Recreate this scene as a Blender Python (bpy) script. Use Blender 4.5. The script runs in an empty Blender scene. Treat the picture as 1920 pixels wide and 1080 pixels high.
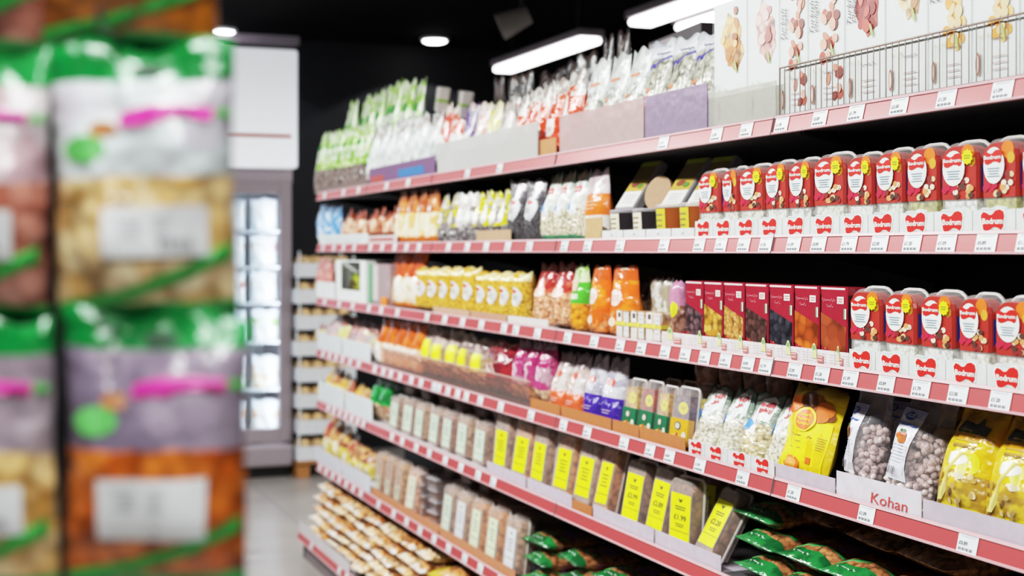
import bpy, bmesh, math, random
from mathutils import Vector, Matrix, Euler
RND = random.Random(7)
PI = math.pi
scene = bpy.context.scene
COL = scene.collection

# ------------------------------------------------------------------ place survey
FPX = 2600.0                       # focal length in pixels of a 1920 wide frame
TH = math.radians(21.27)           # camera heading away from the shelf direction (+Y)
CT, ST = math.cos(TH), math.sin(TH)
HZ = 470.0                         # horizon row
EYE = 1.615
LX = 1.691                         # shelf front (rail foot) plane
def yx(px, X=LX):
    u = (px-960)/FPX
    dx, dy = CT*u+ST, -ST*u+CT
    return X*dy/dx
def depth(px, X=LX):
    u = (px-960)/FPX
    return X/(CT*u+ST)
def zz(py, dep): return EYE+(HZ-py)/FPX*dep
def at(px, py, dep):
    u = (px-960)/FPX
    return Vector(((CT*u+ST)*dep, (-ST*u+CT)*dep, zz(py, dep)))

# ------------------------------------------------------------------ materials
def C(h):
    h = h.lstrip('#'); v = [int(h[i:i+2], 16)/255 for i in (0, 2, 4)]
    return tuple(((c+.055)/1.055)**2.4 if c > .04045 else c/12.92 for c in v)+(1,)
_M = {}
def newmat(name):
    m = bpy.data.materials.new(name); m.use_nodes = True
    nt = m.node_tree; nt.nodes.clear()
    out = nt.nodes.new('ShaderNodeOutputMaterial')
    return m, nt, out
def coords(nt, rnd=True):
    tc = nt.nodes.new('ShaderNodeTexCoord')
    if not rnd: return tc, tc.outputs['Object']
    oi = nt.nodes.new('ShaderNodeObjectInfo')
    mu = nt.nodes.new('ShaderNodeMath'); mu.operation = 'MULTIPLY'; mu.inputs[1].default_value = 37
    nt.links.new(oi.outputs['Random'], mu.inputs[0])
    ad = nt.nodes.new('ShaderNodeVectorMath'); ad.operation = 'ADD'
    nt.links.new(tc.outputs['Object'], ad.inputs[0]); nt.links.new(mu.outputs[0], ad.inputs[1])
    return tc, ad.outputs[0]
def mixc(nt, fac, a, b):
    n = nt.nodes.new('ShaderNodeMix'); n.data_type = 'RGBA'
    for sock, v in ((n.inputs[0], fac), (n.inputs[6], a), (n.inputs[7], b)):
        if hasattr(v, 'links'): nt.links.new(v, sock)
        else: sock.default_value = v
    return n.outputs[2]
def noise(nt, vec, scale, detail=2):
    n = nt.nodes.new('ShaderNodeTexNoise'); n.inputs['Scale'].default_value = scale; n.inputs['Detail'].default_value = detail
    nt.links.new(vec, n.inputs['Vector']); return n.outputs[0]
def ramp(nt, fac, p0, p1):
    n = nt.nodes.new('ShaderNodeMapRange'); n.inputs[1].default_value = p0; n.inputs[2].default_value = p1
    nt.links.new(fac, n.inputs[0]); return n.outputs[0]
def bump(nt, h, strength, dist):
    n = nt.nodes.new('ShaderNodeBump'); n.inputs['Strength'].default_value = strength; n.inputs['Distance'].default_value = dist
    nt.links.new(h, n.inputs['Height']); return n.outputs[0]
def principled(nt, out, rough, metal=0, coat=0, crough=.12):
    b = nt.nodes.new('ShaderNodeBsdfPrincipled')
    b.inputs['Roughness'].default_value = rough; b.inputs['Metallic'].default_value = metal
    b.inputs['Coat Weight'].default_value = coat; b.inputs['Coat Roughness'].default_value = crough
    nt.links.new(b.outputs[0], out.inputs[0]); return b
def M(col, rough=.5, metal=0, coat=0, var=.12, sc=40, bmp=0, emit=0, crough=.12):
    key = ('M', col, rough, metal, coat, var, sc, bmp, emit, crough)
    if key in _M: return _M[key]
    m, nt, out = newmat('painted_'+col.strip('#'))
    tc, v = coords(nt)
    b = principled(nt, out, rough, metal, coat, crough)
    c = C(col); d = tuple(x*(1-var) for x in c[:3])+(1,)
    n = noise(nt, v, sc)
    nt.links.new(mixc(nt, ramp(nt, n, .3, .7), d, c), b.inputs['Base Color'])
    if bmp: nt.links.new(bump(nt, n, bmp, .01), b.inputs['Normal'])
    if emit:
        b.inputs['Emission Color'].default_value = c; b.inputs['Emission Strength'].default_value = emit
    _M[key] = m; return m
def nutcol(nt, v, c1, c2, scale):
    vo = nt.nodes.new('ShaderNodeTexVoronoi'); vo.inputs['Scale'].default_value = scale
    nt.links.new(v, vo.inputs['Vector'])
    sp = nt.nodes.new('ShaderNodeSeparateColor'); nt.links.new(vo.outputs['Color'], sp.inputs[0])
    base = mixc(nt, sp.outputs[0], C(c1), C(c2))
    dk = tuple(x*.4 for x in C(c1)[:3])+(1,)
    return mixc(nt, ramp(nt, vo.outputs['Distance'], .42, .85), base, dk), vo.outputs['Distance']
def NUT(c1, c2, scale=90, rough=.4, coat=.3):
    key = ('N', c1, c2, scale, rough)
    if key in _M: return _M[key]
    m, nt, out = newmat('nuts_'+c1.strip('#')); tc, v = coords(nt)
    b = principled(nt, out, rough, 0, coat)
    c, d = nutcol(nt, v, c1, c2, scale)
    nt.links.new(c, b.inputs['Base Color']); nt.links.new(bump(nt, d, -.6, .006), b.inputs['Normal'])
    _M[key] = m; return m
def ZON(zones, rough=.28, crinkle=.35, amp=.05, csc=28):
    """film pack: horizontal print zones up the pack; a zone is a colour, ('n',c1,c2,scale) seen contents or ('b',c1,c2,scale) blotchy print"""
    key = ('Z', repr(zones), rough, crinkle, amp)
    if key in _M: return _M[key]
    m, nt, out = newmat('printed_film'); tc, v = coords(nt)
    b = principled(nt, out, rough, 0, .35)
    sp = nt.nodes.new('ShaderNodeSeparateXYZ'); nt.links.new(tc.outputs['Generated'], sp.inputs[0])
    nz = noise(nt, v, 22, 1)
    ad = nt.nodes.new('ShaderNodeMath'); ad.operation = 'MULTIPLY_ADD'; ad.inputs[1].default_value = amp
    nt.links.new(nz, ad.inputs[0]); nt.links.new(sp.outputs[2], ad.inputs[2])
    z = ad.outputs[0]; cur = None
    for z0, s in zones:
        if isinstance(s, str): c = C(s)
        elif s[0] == 'n': c = nutcol(nt, v, s[1], s[2], s[3])[0]
        else: c = mixc(nt, ramp(nt, noise(nt, v, s[3]), .46, .54), C(s[1]), C(s[2]))
        if cur is None: cur = c
        else:
            g = nt.nodes.new('ShaderNodeMath'); g.operation = 'GREATER_THAN'; g.inputs[1].default_value = z0+amp*.5
            nt.links.new(z, g.inputs[0]); cur = mixc(nt, g.outputs[0], cur, c)
    if hasattr(cur, 'links'): nt.links.new(cur, b.inputs['Base Color'])
    else: b.inputs['Base Color'].default_value = cur
    nt.links.new(bump(nt, noise(nt, v, csc, 2), crinkle, .02), b.inputs['Normal'])
    _M[key] = m; return m
def CLEAR(tint='#ffffff', opac=.06, rough=.12, crinkle=0, edge=.5, col='#d8d4d8'):
    key = ('C', tint, opac, rough, crinkle, edge, col)
    if key in _M: return _M[key]
    m, nt, out = newmat('clear_plastic'); tc, v = coords(nt)
    t = nt.nodes.new('ShaderNodeBsdfTransparent'); t.inputs[0].default_value = C(tint)
    g = nt.nodes.new('ShaderNodeBsdfPrincipled'); g.inputs['Base Color'].default_value = C(col); g.inputs['Roughness'].default_value = rough
    lw = nt.nodes.new('ShaderNodeLayerWeight'); lw.inputs[0].default_value = .25
    ma = nt.nodes.new('ShaderNodeMath'); ma.operation = 'MULTIPLY_ADD'; ma.inputs[1].default_value = edge; ma.inputs[2].default_value = opac
    ma.use_clamp = True
    nt.links.new(lw.outputs['Facing'], ma.inputs[0])
    n = noise(nt, v, 30, 1)
    if crinkle:
        bn = bump(nt, n, crinkle, .02); nt.links.new(bn, g.inputs['Normal'])
    mx = nt.nodes.new('ShaderNodeMixShader')
    nt.links.new(ma.outputs[0], mx.inputs[0]); nt.links.new(t.outputs[0], mx.inputs[1]); nt.links.new(g.outputs[0], mx.inputs[2])
    nt.links.new(mx.outputs[0], out.inputs[0])
    _M[key] = m; return m

WHITE = M('#eef1ee', .5); INK = M('#3b3a40', .6); GREY = M('#a9abb0', .6); RED = M('#d92a24', .4)
YEL = M('#eef000', .45); CARD = M('#c08a5e', .75, bmp=.1); MAUVE = M('#c3b6c4', .5); BLACK = M('#101014', .7)
ORANGE = M('#f07a28', .4); GREEN = M('#2c8a44', .4); BLUE = M('#2f7fd0', .4)

# ------------------------------------------------------------------ mesh builder
_TXT = {}
def text_geo(s, shear=0, bold=.02):
    k = (s, shear, bold)
    if k in _TXT: return _TXT[k]
    cu = bpy.data.curves.new('lettering', 'FONT'); cu.body = s; cu.size = 1; cu.shear = shear; cu.offset = bold
    cu.resolution_u = 2; cu.align_x = 'CENTER'; cu.fill_mode = 'FRONT'
    ob = bpy.data.objects.new('lettering', cu); COL.objects.link(ob)
    me = bpy.data.meshes.new_from_object(ob.evaluated_get(bpy.context.evaluated_depsgraph_get()))
    vs = [(v.co.x, v.co.y) for v in me.vertices]; fs = [tuple(p.vertices) for p in me.polygons]
    bpy.data.objects.remove(ob); bpy.data.curves.remove(cu); bpy.data.meshes.remove(me)
    x0, x1 = min(v[0] for v in vs), max(v[0] for v in vs); y0, y1 = min(v[1] for v in vs), max(v[1] for v in vs)
    vs = [((x-(x0+x1)/2)/(y1-y0), (y-(y0+y1)/2)/(y1-y0)) for x, y in vs]
    _TXT[k] = (vs, fs, (x1-x0)/(y1-y0)); return _TXT[k]
def ico(n=1):
    bm = bmesh.new(); bmesh.ops.create_icosphere(bm, subdivisions=n, radius=1)
    vs = [v.co.copy() for v in bm.verts]; bm.verts.index_update()
    fs = [tuple(v.index for v in f.verts) for f in bm.faces]; bm.free(); return vs, fs
ICO1 = ico(1); ICO2 = ico(2)
EPS = .0007
class MB:
    def __init__(s): s.k = 0; s.v = []; s.f = []; s.mi = []; s.sm = []; s.mats = []
    def m(s, mat):
        if mat not in s.mats: s.mats.append(mat)
        return s.mats.index(mat)
    def add(s, vs, fs, mat, smooth=False):
        o = len(s.v); s.v += [tuple(p) for p in vs]; i = s.m(mat)
        for f in fs: s.f.append(tuple(o+k for k in f)); s.mi.append(i); s.sm.append(smooth)
        return s
    def box(s, x0, x1, y0, y1, z0, z1, mat, bev=0, seg=1):
        bm = bmesh.new(); bmesh.ops.create_cube(bm, size=1)
        for v in bm.verts:
            v.co = ((x0+x1)/2+v.co.x*(x1-x0), (y0+y1)/2+v.co.y*(y1-y0), (z0+z1)/2+v.co.z*(z1-z0))
        if bev: bmesh.ops.bevel(bm, geom=bm.edges[:], offset=bev, segments=seg, affect='EDGES', profile=.5)
        bm.verts.index_update()
        s.add([v.co[:] for v in bm.verts], [tuple(v.index for v in f.verts) for f in bm.faces], mat, False); bm.free(); return s
    def loft(s, rings, mat, cap0=True, cap1=True, smooth=True):
        """rings of equal length closed point lists"""
        n = len(rings[0]); vs = [p for r in rings for p in r]; fs = []
        for k in range(len(rings)-1):
            for i in range(n):
                j = (i+1) % n; fs.append((k*n+i, k*n+j, (k+1)*n+j, (k+1)*n+i))
        s.add(vs, fs, mat, smooth)
        if cap0: s.add(rings[0], [tuple(range(n))], mat, False)
        if cap1: s.add(rings[-1], [tuple(reversed(range(n)))], mat, False)
        return s
    def tube(s, p, q, r, mat, n=8, r2=None):
        p, q = Vector(p), Vector(q); d = (q-p).normalized(); a = d.orthogonal().normalized(); b = d.cross(a)
        R2 = r if r2 is None else r2
        return s.loft([[tuple(c+(a*math.cos(t)+b*math.sin(t))*rr) for t in [2*PI*i/n for i in range(n)]] for c, rr in ((p, r), (q, R2))], mat)
    def blob(s, c, r, mat, rot=None, hi=False, jit=0):
        vs, fs = ICO2 if hi else ICO1
        Rm = Euler(rot or (0, 0, 0)).to_matrix()
        s.add([Vector(c)+Rm @ Vector((v.x*r[0]*(1+RND.uniform(-jit, jit)), v.y*r[1], v.z*r[2])) for v in vs], fs, mat, True); return s
    # flat printing on the front (local -y side) of a pack: surf(x,z) is the front y
    def shape(s, pts, mat, ly=1, surf=None, ctr=None, rings=None):
        n = len(pts); cx = sum(p[0] for p in pts)/n if ctr is None else ctr[0]; cz = sum(p[1] for p in pts)/n if ctr is None else ctr[1]
        rings = rings or (5 if surf else 1)
        S = surf or (lambda x, z: 0); s.k += 1; ly = ly+s.k*.02
        vs = [(cx, S(cx, cz)-EPS*ly, cz)]
        for k in range(1, rings+1):
            for x, z in pts:
                X, Z = cx+(x-cx)*k/rings, cz+(z-cz)*k/rings; vs.append((X, S(X, Z)-EPS*ly, Z))
        fs = [(0, 1+i, 1+(i+1) % n) for i in range(n)]
        for k in range(rings-1):
            for i in range(n):
                j = (i+1) % n; a = 1+k*n; b = a+n; fs.append((a+i, b+i, b+j, a+j))
        return s.add(vs, fs, mat, bool(surf))
    def ell(s, cx, cz, rx, rz, mat, ly=1, surf=None, n=20, rot=0):
        c, q = math.cos(rot), math.sin(rot)
        return s.shape([(cx+rx*math.cos(t)*c-rz*math.sin(t)*q, cz+rx*math.cos(t)*q+rz*math.sin(t)*c) for t in [2*PI*i/n for i in range(n)]], mat, ly, surf, (cx, cz))
    def rect(s, x0, x1, z0, z1, mat, ly=1, surf=None):
        if not surf: return s.shape([(x0, z0), (x1, z0), (x1, z1), (x0, z1)], mat, ly)
        N = 6; vs = []; fs = []; s.k += 1; ly = ly+s.k*.02
        for j in range(N+1):
            for i in range(N+1):
                X, Z = x0+(x1-x0)*i/N, z0+(z1-z0)*j/N; vs.append((X, surf(X, Z)-EPS*ly, Z))
        for j in range(N):
            for i in range(N): a = j*(N+1)+i; fs.append((a, a+1, a+N+2, a+N+1))
        return s.add(vs, fs, mat, True)
    def text(s, t, cx, cz, h, mat, ly=2, surf=None, w=None, rot=0, shear=0, bold=.02):
        vs, fs, asp = text_geo(t, shear, bold); sx = h if w is None else w/asp
        c, q = math.cos(rot), math.sin(rot); S = surf or (lambda x, z: 0); P = []; s.k += 1; ly = ly+s.k*.02
        for x, z in vs:
            x *= sx; z *= h; X, Z = cx+x*c-z*q, cz+x*q+z*c; P.append((X, S(X, Z)-EPS*ly, Z))
        return s.add(P, fs, mat)
    def lines(s, cx, cz, w, n, gap, mat, ly=2, surf=None, th=.0012):
        for i in range(n):
            ww = w*(1-.25*((i*7) % 3)/2); s.rect(cx-ww/2, cx+ww/2, cz-i*gap-th/2, cz-i*gap+th/2, mat, ly, surf)
        return s
    def squiggle(s, x0, x1, z, a, mat, ly=2, surf=None, th=.0012, n=24, k=5):
        S = surf or (lambda x, z: 0); vs = []; fs = []; s.k += 1; ly = ly+s.k*.02
        for i in range(n+1):
            t = i/n; X = x0+(x1-x0)*t; Z = z+a*math.sin(t*k*2*PI)*(.5+.5*math.sin(t*9+1))
            vs += [(X, S(X, Z)-EPS*ly, Z-th/2), (X, S(X, Z)-EPS*ly, Z+th/2)]
        for i in range(n): fs.append((2*i, 2*i+2, 2*i+3, 2*i+1))
        return s.add(vs, fs, mat)
    def barcode(s, x0, x1, z0, z1, mat, ly=2, n=7, surf=None):
        for i in range(n):
            a = x0+(x1-x0)*i/n; s.rect(a, a+(x1-x0)/n*(.35 if i % 2 else .6), z0, z1, mat, ly)
        return s
    def mesh(s, name):
        me = bpy.data.meshes.new(name); me.from_pydata(s.v, [], s.f)
        for mt in s.mats: me.materials.append(mt)
        me.polygons.foreach_set('material_index', s.mi); me.polygons.foreach_set('use_smooth', s.sm)
        me.update(); return me
LOGO = [(-.97, .45), (-.78, .8), (-.5, .72), (-.22, .5), (0, .55), (.25, .9), (.6, 1), (.9, .8), (.98, .35), (.88, -.1), (.9, -.55), (.72, -.9),
        (.4, -.66), (.1, -.62), (-.2, -.85), (-.5, -1), (-.75, -.85), (-.82, -.4)]
def logo(b, cx, cz, w, ly=1, surf=None, rim=True):
    h = w*.31; w2 = w*.5
    if rim: b.shape([(cx+x*w2*1.14, cz+z*h*1.16) for x, z in LOGO], WHITE, ly, surf, (cx, cz))
    b.shape([(cx+x*w2, cz+z*h) for x, z in LOGO], RED, ly+1, surf, (cx, cz))
    b.text('Bodrum', cx+.02*w, cz-.02*w, w*.17, WHITE, ly+2, surf, w=w*.84, bold=.035)

# ------------------------------------------------------------------ scene objects
def link(name, me, parent=None):
    o = bpy.data.objects.new(name, me); COL.objects.link(o); o.parent = parent; return o
def tag(o, label, cat, group=None, kind=None):
    o['label'] = label; o['category'] = cat
    if group: o['group'] = group
    if kind: o['kind'] = kind
    return o
def struct(name, mb, loc=(0, 0, 0)):
    o = link(name, mb.mesh(name)); o.location = loc; o['kind'] = 'structure'; return o
ORD = 'first second third fourth fifth sixth seventh eighth ninth tenth eleventh twelfth thirteenth fourteenth fifteenth sixteenth seventeenth eighteenth nineteenth twentieth'.split()
def nth(i): return ORD[i] if i < 20 else 'twenty-'+ORD[i-20]
class Kind:
    """one kind of pack: own mesh + part meshes (name, mesh, index of parent part or None) at nominal size; made once, copied for each facing"""
    def __init__(s, name, cat, me, parts, w, h, d): s.name, s.cat, s.me, s.parts, s.w, s.h, s.d = name, cat, me, parts, w, h, d; s.first = None; s.mid = 0
    def make(s, label, group, loc, rot, scale=(1, 1, 1)):
        if s.first is None:
            r = link(s.name, s.me); s.first = (r, [])
            for nm, me, pi in s.parts: s.first[1].append(link(nm, me, r if pi is None else s.first[1][pi]))
        else:
            r = s.first[0].copy(); COL.objects.link(r); new = []
            for k, ch in enumerate(s.first[1]):
                c = ch.copy(); COL.objects.link(c); pi = s.parts[k][2]; c.parent = r if pi is None else new[pi]; new.append(c)
        r.location = loc; r.rotation_euler = rot; r.scale = scale
        if 'group' in r: del r['group']
        return tag(r, label, s.cat, group)

# ------------------------------------------------------------------ pack shapes
def pouch_fn(w, h, d, style, seed):
    r = random.Random(seed); ph = [r.uniform(0, 6.28) for _ in range(6)]
    def t(x, z):
        u = max(-1, min(1, 2*x/w)); v = max(0, min(1, z/h))
        side = max(0, 1-abs(u)**2.6)**.62
        if style == 'stand': p = (.78+.22*min(1, v/.12))*(1 if v < .45 else max(0, 1-((v-.45)/.53))**.8)
        elif style == 'flat': p = min(1, v/.1)**.6*min(1, max(0, (1-v)/.1))**.6
        else: p = min(1, max(0, v-.03)/.22)**.6*min(1, max(0, (.95-v))/.38)**.7
        wr = 1+.12*math.sin(9*v+ph[0]+3*u)+.10*math.sin(7*u+ph[1]+5*v)+.05*math.sin(17*u+9*v+ph[2])
        return d/2*side*p*wr+.0009
    def bend(x, z):
        v = z/h; return .012*h/.2*math.sin(3*x/w+ph[3])*max(0, v-.75)*4*.5
    return (lambda x, z: d/2-t(x, z)+bend(x, z)), (lambda x, z: d/2+t(x, z)+bend(x, z)), ph
def pouch(mat, w, h, d, style='stand', seed=1, back=None):
    """film bag, front at about y=0"""
    fr, bk, ph = pouch_fn(w, h, d, style, seed); NU, NV = 12, 16; b = MB(); vs = []; fs = []
    def pt(i, j, fn):
        u, v = i/NU*2-1, j/NV
        ww = w*(1-.035*math.sin(PI*v)*(1 if style != 'flat' else .3)+.01*math.sin(11*v+ph[4])); x = u*ww/2
        z = v*h
        if v > .93: z += .006*h/.2*math.sin(5*u+ph[5])
        return (x, fn(u*w/2, v*h), z)
    N = NU+1
    for j in range(NV+1):
        for i in range(N): vs.append(pt(i, j, fr))
    o = len(vs)
    for j in range(NV+1):
        for i in range(N): vs.append(pt(i, j, bk))
    for j in range(NV):
        for i in range(NU):
            a = j*N+i; fs.append((a, a+1, a+N+1, a+N)); fs.append((o+a+1, o+a, o+a+N, o+a+N+1))
        for i in (0, NU):
            a = j*N+i; q = (a, a+N, o+a+N, o+a); fs.append(q if i == 0 else q[::-1])
    for j in (0, NV):
        for i in range(NU):
            a = j*N+i; q = (a, o+a, o+a+1, a+1); fs.append(q if j == 0 else q[::-1])
    b.add(vs, fs, mat, True); return b, fr
def K_pouch(name, cat, mat, w, h, d, deco=None, style='stand', seed=1, part='label'):
    b, fr = pouch(mat, w, h, d, style, seed); parts = []
    if deco:
        q = MB(); deco(q, fr, w, h); parts.append((part, q.mesh(part), None))
    k = Kind(name, cat, b.mesh(name), parts, w, h, d); k.mid = d*.4; return k
def rrect(w, z0, z1, rb, rt, n=5):
    """rounded upright outline (x,z), anticlockwise from lower left"""
    P = []
    for cx, cz, r, a0 in ((-w/2+rb, z0+rb, rb, PI), (w/2-rb, z0+rb, rb, 1.5*PI), (w/2-rt, z1-rt, rt, 0), (-w/2+rt, z1-rt, rt, .5*PI)):
        for i in range(n): a = a0+.5*PI*i/(n-1); P.append((cx+r*math.cos(a), cz+r*math.sin(a)))
    return P
def shell(w, h, d, rt, mat, rb=.006, flange=.004):
    b = MB(); rimm = CLEAR('#ffffff', .5, .15, 0, .4, '#f2eeec'); o = rrect(w, 0, h, rb, rt); i1 = rrect(w*.9, h*.03, h*.965, rb, rt*.9); i0 = rrect(w*.84, h*.05, h*.94, rb, rt*.85)
    f = lambda P, y: [(x, y, z) for x, z in P]
    b.loft([f(i0, 0), f(i1, .006), f(rrect(w*.93, h*.02, h*.975, rb, rt*.93), d*.6)], mat, True, False)
    b.loft([f(rrect(w*.93, h*.02, h*.975, rb, rt*.93), d*.6), f(o, d*.62), f(o, d*.62+flange), f(i1, d*.64+flange)], rimm, False, False); b.loft([f(i1, d*.64+flange), f(i0, d)], mat, False, True)
    return b
def K_tub(nut, sticker, seed):
    w, h, d = .09, .166, .052; r = random.Random(seed)
    sh = shell(w, h, d, .03, CLEAR('#ffffff', .13, .1, 0, .3, '#f6f2f0'))
    co = MB(); f = lambda P, y: [(x, y, z) for x, z in P]; P = rrect(w*.8, h*.06, h*.45, .006, .006); P2 = rrect(w*.83, h*.05, h*.46, .006, .006)
    co.loft([f(P, .004), f(P2, .012), f(P2, d*.8)], NUT(nut[0], nut[1], 110))
    sl = MB(); redc = M('#b8362c', .4, coat=.25); P = rrect(w*.86, h*.36, h*.92, .002, .024); P2 = rrect(w*.92, h*.36, h*.935, .002, .026)
    sl.loft([f(P, -.001), f(P2, .005), f(P2, d*.55)], redc, True, False, False)
    S = lambda x, z: -.001
    cx, cz = -.1*w, .69*h
    sl.ell(cx+.33*w, .845*h, .17*w, .09*h, ORANGE, 1, S)
    sl.ell(cx+.42*w, .76*h, .1*w, .06*h, M('#e0a83a', .4), 1, S)
    for k in range(15):
        a = r.uniform(-.08, .36)*w; zc = r.uniform(.39, .60)*h
        sl.ell(a, zc, .07*w, .032*h, [M('#e6c89a', .4), M('#d99b62', .4), M('#8c3230', .4), M('#f1e2c8', .4), M('#5b3a30', .4)][k % 5], 2+k % 3, S, 12)
    for k in range(4): sl.ell(-.36*w+k*.09*w, (.46+.03*(k % 2))*h, .07*w, .04*h, M('#c9304a', .35), 2+k % 2, S, 12)
    bd = MB(); bd.k = sl.k; st = MB(); st.k = sl.k+12
    bd.ell(cx, cz, .285*w, .19*h, WHITE, 5, S)
    bd.shape([(cx-.03*w+x*.27*w, cz+.085*h+z*.075*h) for x, z in LOGO], RED, 6, S, (cx-.03*w, cz+.085*h))
    bd.text('Bodrum', cx-.03*w, cz+.085*h, .042*h, WHITE, 7, S, w=.46*w, bold=.03)
    bd.lines(cx, cz-.03*h, .34*w, 4, .027*h, M('#8fa6b8', .6), 7, S, .0014)
    if sticker:
        pts = []
        for k in range(20):
            a = 2*PI*k/20; q = 1 if k % 2 else .82; pts.append((.27*w+.145*w*q*math.cos(a), .80*h+.085*h*q*math.sin(a)))
        st.shape(pts, YEL, 8, S); st.lines(.27*w, .815*h, .16*w, 2, .025*h, M('#8a8a20', .6), 9, S, .0016)
    # printed side panels
    for sx in (-1, 1):
        X = sx*(w*.462+.0004)
        sl.add([(X, .008, h*.44), (X, d*.5, h*.44), (X, d*.5, h*.68), (X, .008, h*.72)], [(0, 1, 2, 3)], M('#1f3f9a', .4))
    return Kind('nut_tub', 'nut tub', sh.mesh('nut_tub'), [('nuts', co.mesh('nuts'), None), ('sleeve', sl.mesh('sleeve'), None), ('oval_badge', bd.mesh('oval_badge'), 1)]+([('sticker', st.mesh('sticker'), 1)] if sticker else []), w, h, d)
def K_fruit(c1, c2, sc, seed):
    w, h, d = .084, .172, .05; mar = M('#a5263a', .3, coat=.4)
    b = MB(); b.box(-w/2, w/2, 0, d, 0, h, mar, .0025)
    win = MB(); S = lambda x, z: 0
    win.shape([(-w*.48, h*.25), (w*.46, h*.08), (w*.48, h*.5), (-w*.48, h*.67)], NUT(c1, c2, sc, .3), 1, None)
    win.add([(w/2+.0004, .003, h*.08), (w/2+.0004, d*.7, h*.08), (w/2+.0004, d*.7, h*.9), (w/2+.0004, .003, h*.9)], [(0, 1, 2, 3)], M('#2a1416', .2, coat=.5))
    pr = MB(); pk = M('#e9a7ad', .5)
    pr.rect(-w*.47, w*.44, h*.965, h*.99, M('#f3dfe0', .3), 1)
    pr.squiggle(-w*.42, w*.08, h*.83, .004, pk, 2, k=6); pr.squiggle(-w*.26, w*.0, h*.755, .004, pk, 2, k=3)
    pr.rect(w*.15, w*.40, h*.79, h*.88, M('#efe3dc', .5), 2); pr.lines(w*.275, h*.85, w*.18, 2, h*.03, M('#b06a6a', .6), 3, None, .0016)
    pr.rect(w*.40, w*.49, h*.60, h*.73, M('#dfe9d8', .5), 2); pr.rect(w*.40, w*.43, h*.60, h*.73, M('#4d8a55', .5), 3)
    for k in range(5): pr.ell(-w*.3+k*w*.16, h*(.215-.03*k), w*.018, h*.011, M('#e6a04a', .5), 2, None, 8)
    return Kind('dried_fruit_box', 'dried fruit box', b.mesh('dried_fruit_box'), [('window', win.mesh('window'), None), ('print', pr.mesh('print'), None)], w, h, d)
def K_clam(c1, c2, sc, lab, price=None, w=.1, h=.19, d=.05, name='clamshell_tub', lw=.62, lh=.66, lz=.45):
    sh = shell(w, h, d, .02, CLEAR('#fff6f2', .17, .12, 0, .4, '#e6dad4'))
    co = MB(); f = lambda P, y: [(x, y, z) for x, z in P]; P = rrect(w*.76, h*.07, h*.86, .006, .012); P2 = rrect(w*.84, h*.05, h*.9, .006, .014)
    co.loft([f(P, .006), f(P2, .014), f(P2, d*.85)], NUT(c1, c2, sc))
    lb = MB(); z0, z1 = h*(lz-lh/2), h*(lz+lh/2); W = w*lw/2
    lb.rect(-W, W, z0, z1, lab, 1)
    dk = M('#4c4a14', .6) if lab is YEL else M('#5c6a60', .6)
    zb = z1-.12*(z1-z0)
    lb.shape([(-.22*W, zb+.02*h), (0, zb), (.22*W, zb+.02*h), (.12*W, zb-.025*h), (0, zb-.04*h), (-.14*W, zb-.025*h)], dk, 2)
    hh = z1-z0
    if price:
        lb.lines(0, z1-.27*hh, W*1.1, 2, .05*hh, dk, 2, None, .003)
        lb.text(price, 0, z1-.49*hh, .12*hh, dk, 2, None, w=W*1.25, bold=.02); lb.lines(0, z1-.63*hh, W*.9, 2, .045*hh, dk, 2, None, .0025)
        lb.rect(-W*.95, W*.95, z0+.22*hh, z0+.23*hh, dk, 2)
    else:
        lb.lines(0, z1-.3*hh, W*1.1, 4, .09*hh, dk, 2, None, .003); lb.rect(-W*.95, W*.95, z0+.22*hh, z0+.235*hh, dk, 2)
    return Kind(name, 'nut tub', sh.mesh(name), [('nuts', co.mesh('nuts'), None), ('label', lb.mesh('label'), None)], w, h, d)

# ------------------------------------------------------------------ room shell
FARY = 7.19
JOINTS = [7.19, 6.21, 5.23, 3.978, 2.72, 1.47]
BAYN = ['far-end', 'next-to-far', 'middle', 'next-to-near', 'near-end']
RAILZ = [EYE+.2635, EYE-.006, EYE-.285, EYE-.556, EYE-.826, EYE-1.156, .104]
RH = .042
DECK = [z+RH-.004 for z in RAILZ]
SHN = ['top', 'second', 'third', 'fourth', 'fifth', 'sixth', 'bottom']
SX = [LX]*6+[LX-.1]
def floor_mat():
    m, nt, out = newmat('floor_tiles'); tc, v = coords(nt, False); b = principled(nt, out, .28)
    br = nt.nodes.new('ShaderNodeTexBrick'); br.offset = 0; br.inputs['Scale'].default_value = 1
    br.inputs['Brick Width'].default_value = .6; br.inputs['Row Height'].default_value = .6; br.inputs['Mortar Size'].default_value = .006
    br.inputs['Color1'].default_value = C('#aaa29c'); br.inputs['Color2'].default_value = C('#a09892'); br.inputs['Mortar'].default_value = C('#6f686b')
    nt.links.new(v, br.inputs['Vector'])
    nt.links.new(mixc(nt, ramp(nt, noise(nt, v, 3, 4), .3, .7), br.outputs[0], C('#98908a')), b.inputs['Base Color'])
    return m
def wall_mat(col, rough=.55, spec=.5):
    m, nt, out = newmat('wall_paint'); tc, v = coords(nt, False); b = principled(nt, out, rough); b.inputs['Specular IOR Level'].default_value = spec
    n = noise(nt, v, 2, 4); c = C(col)
    nt.links.new(mixc(nt, n, c, tuple(x*1.5 for x in c[:3])+(1,)), b.inputs['Base Color'])
    nt.links.new(bump(nt, noise(nt, v, 60, 3), .1, .01), b.inputs['Normal']); return m
CEIL = 3.3
struct('floor', MB().box(-3.2, 6.2, -2.4, 10.95, -.1, 0, floor_mat()))
WB = wall_mat('#121318', .6, .3)
struct('wall_back', MB().box(-3.2, 6.2, 10.95, 11.1, 0, CEIL, WB))
struct('wall_left', MB().box(-3.35, -3.2, -2.4, 11.1, 0, CEIL, WB))
struct('wall_right', MB().box(6.2, 6.35, -2.4, 11.1, 0, CEIL, WB))
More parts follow.
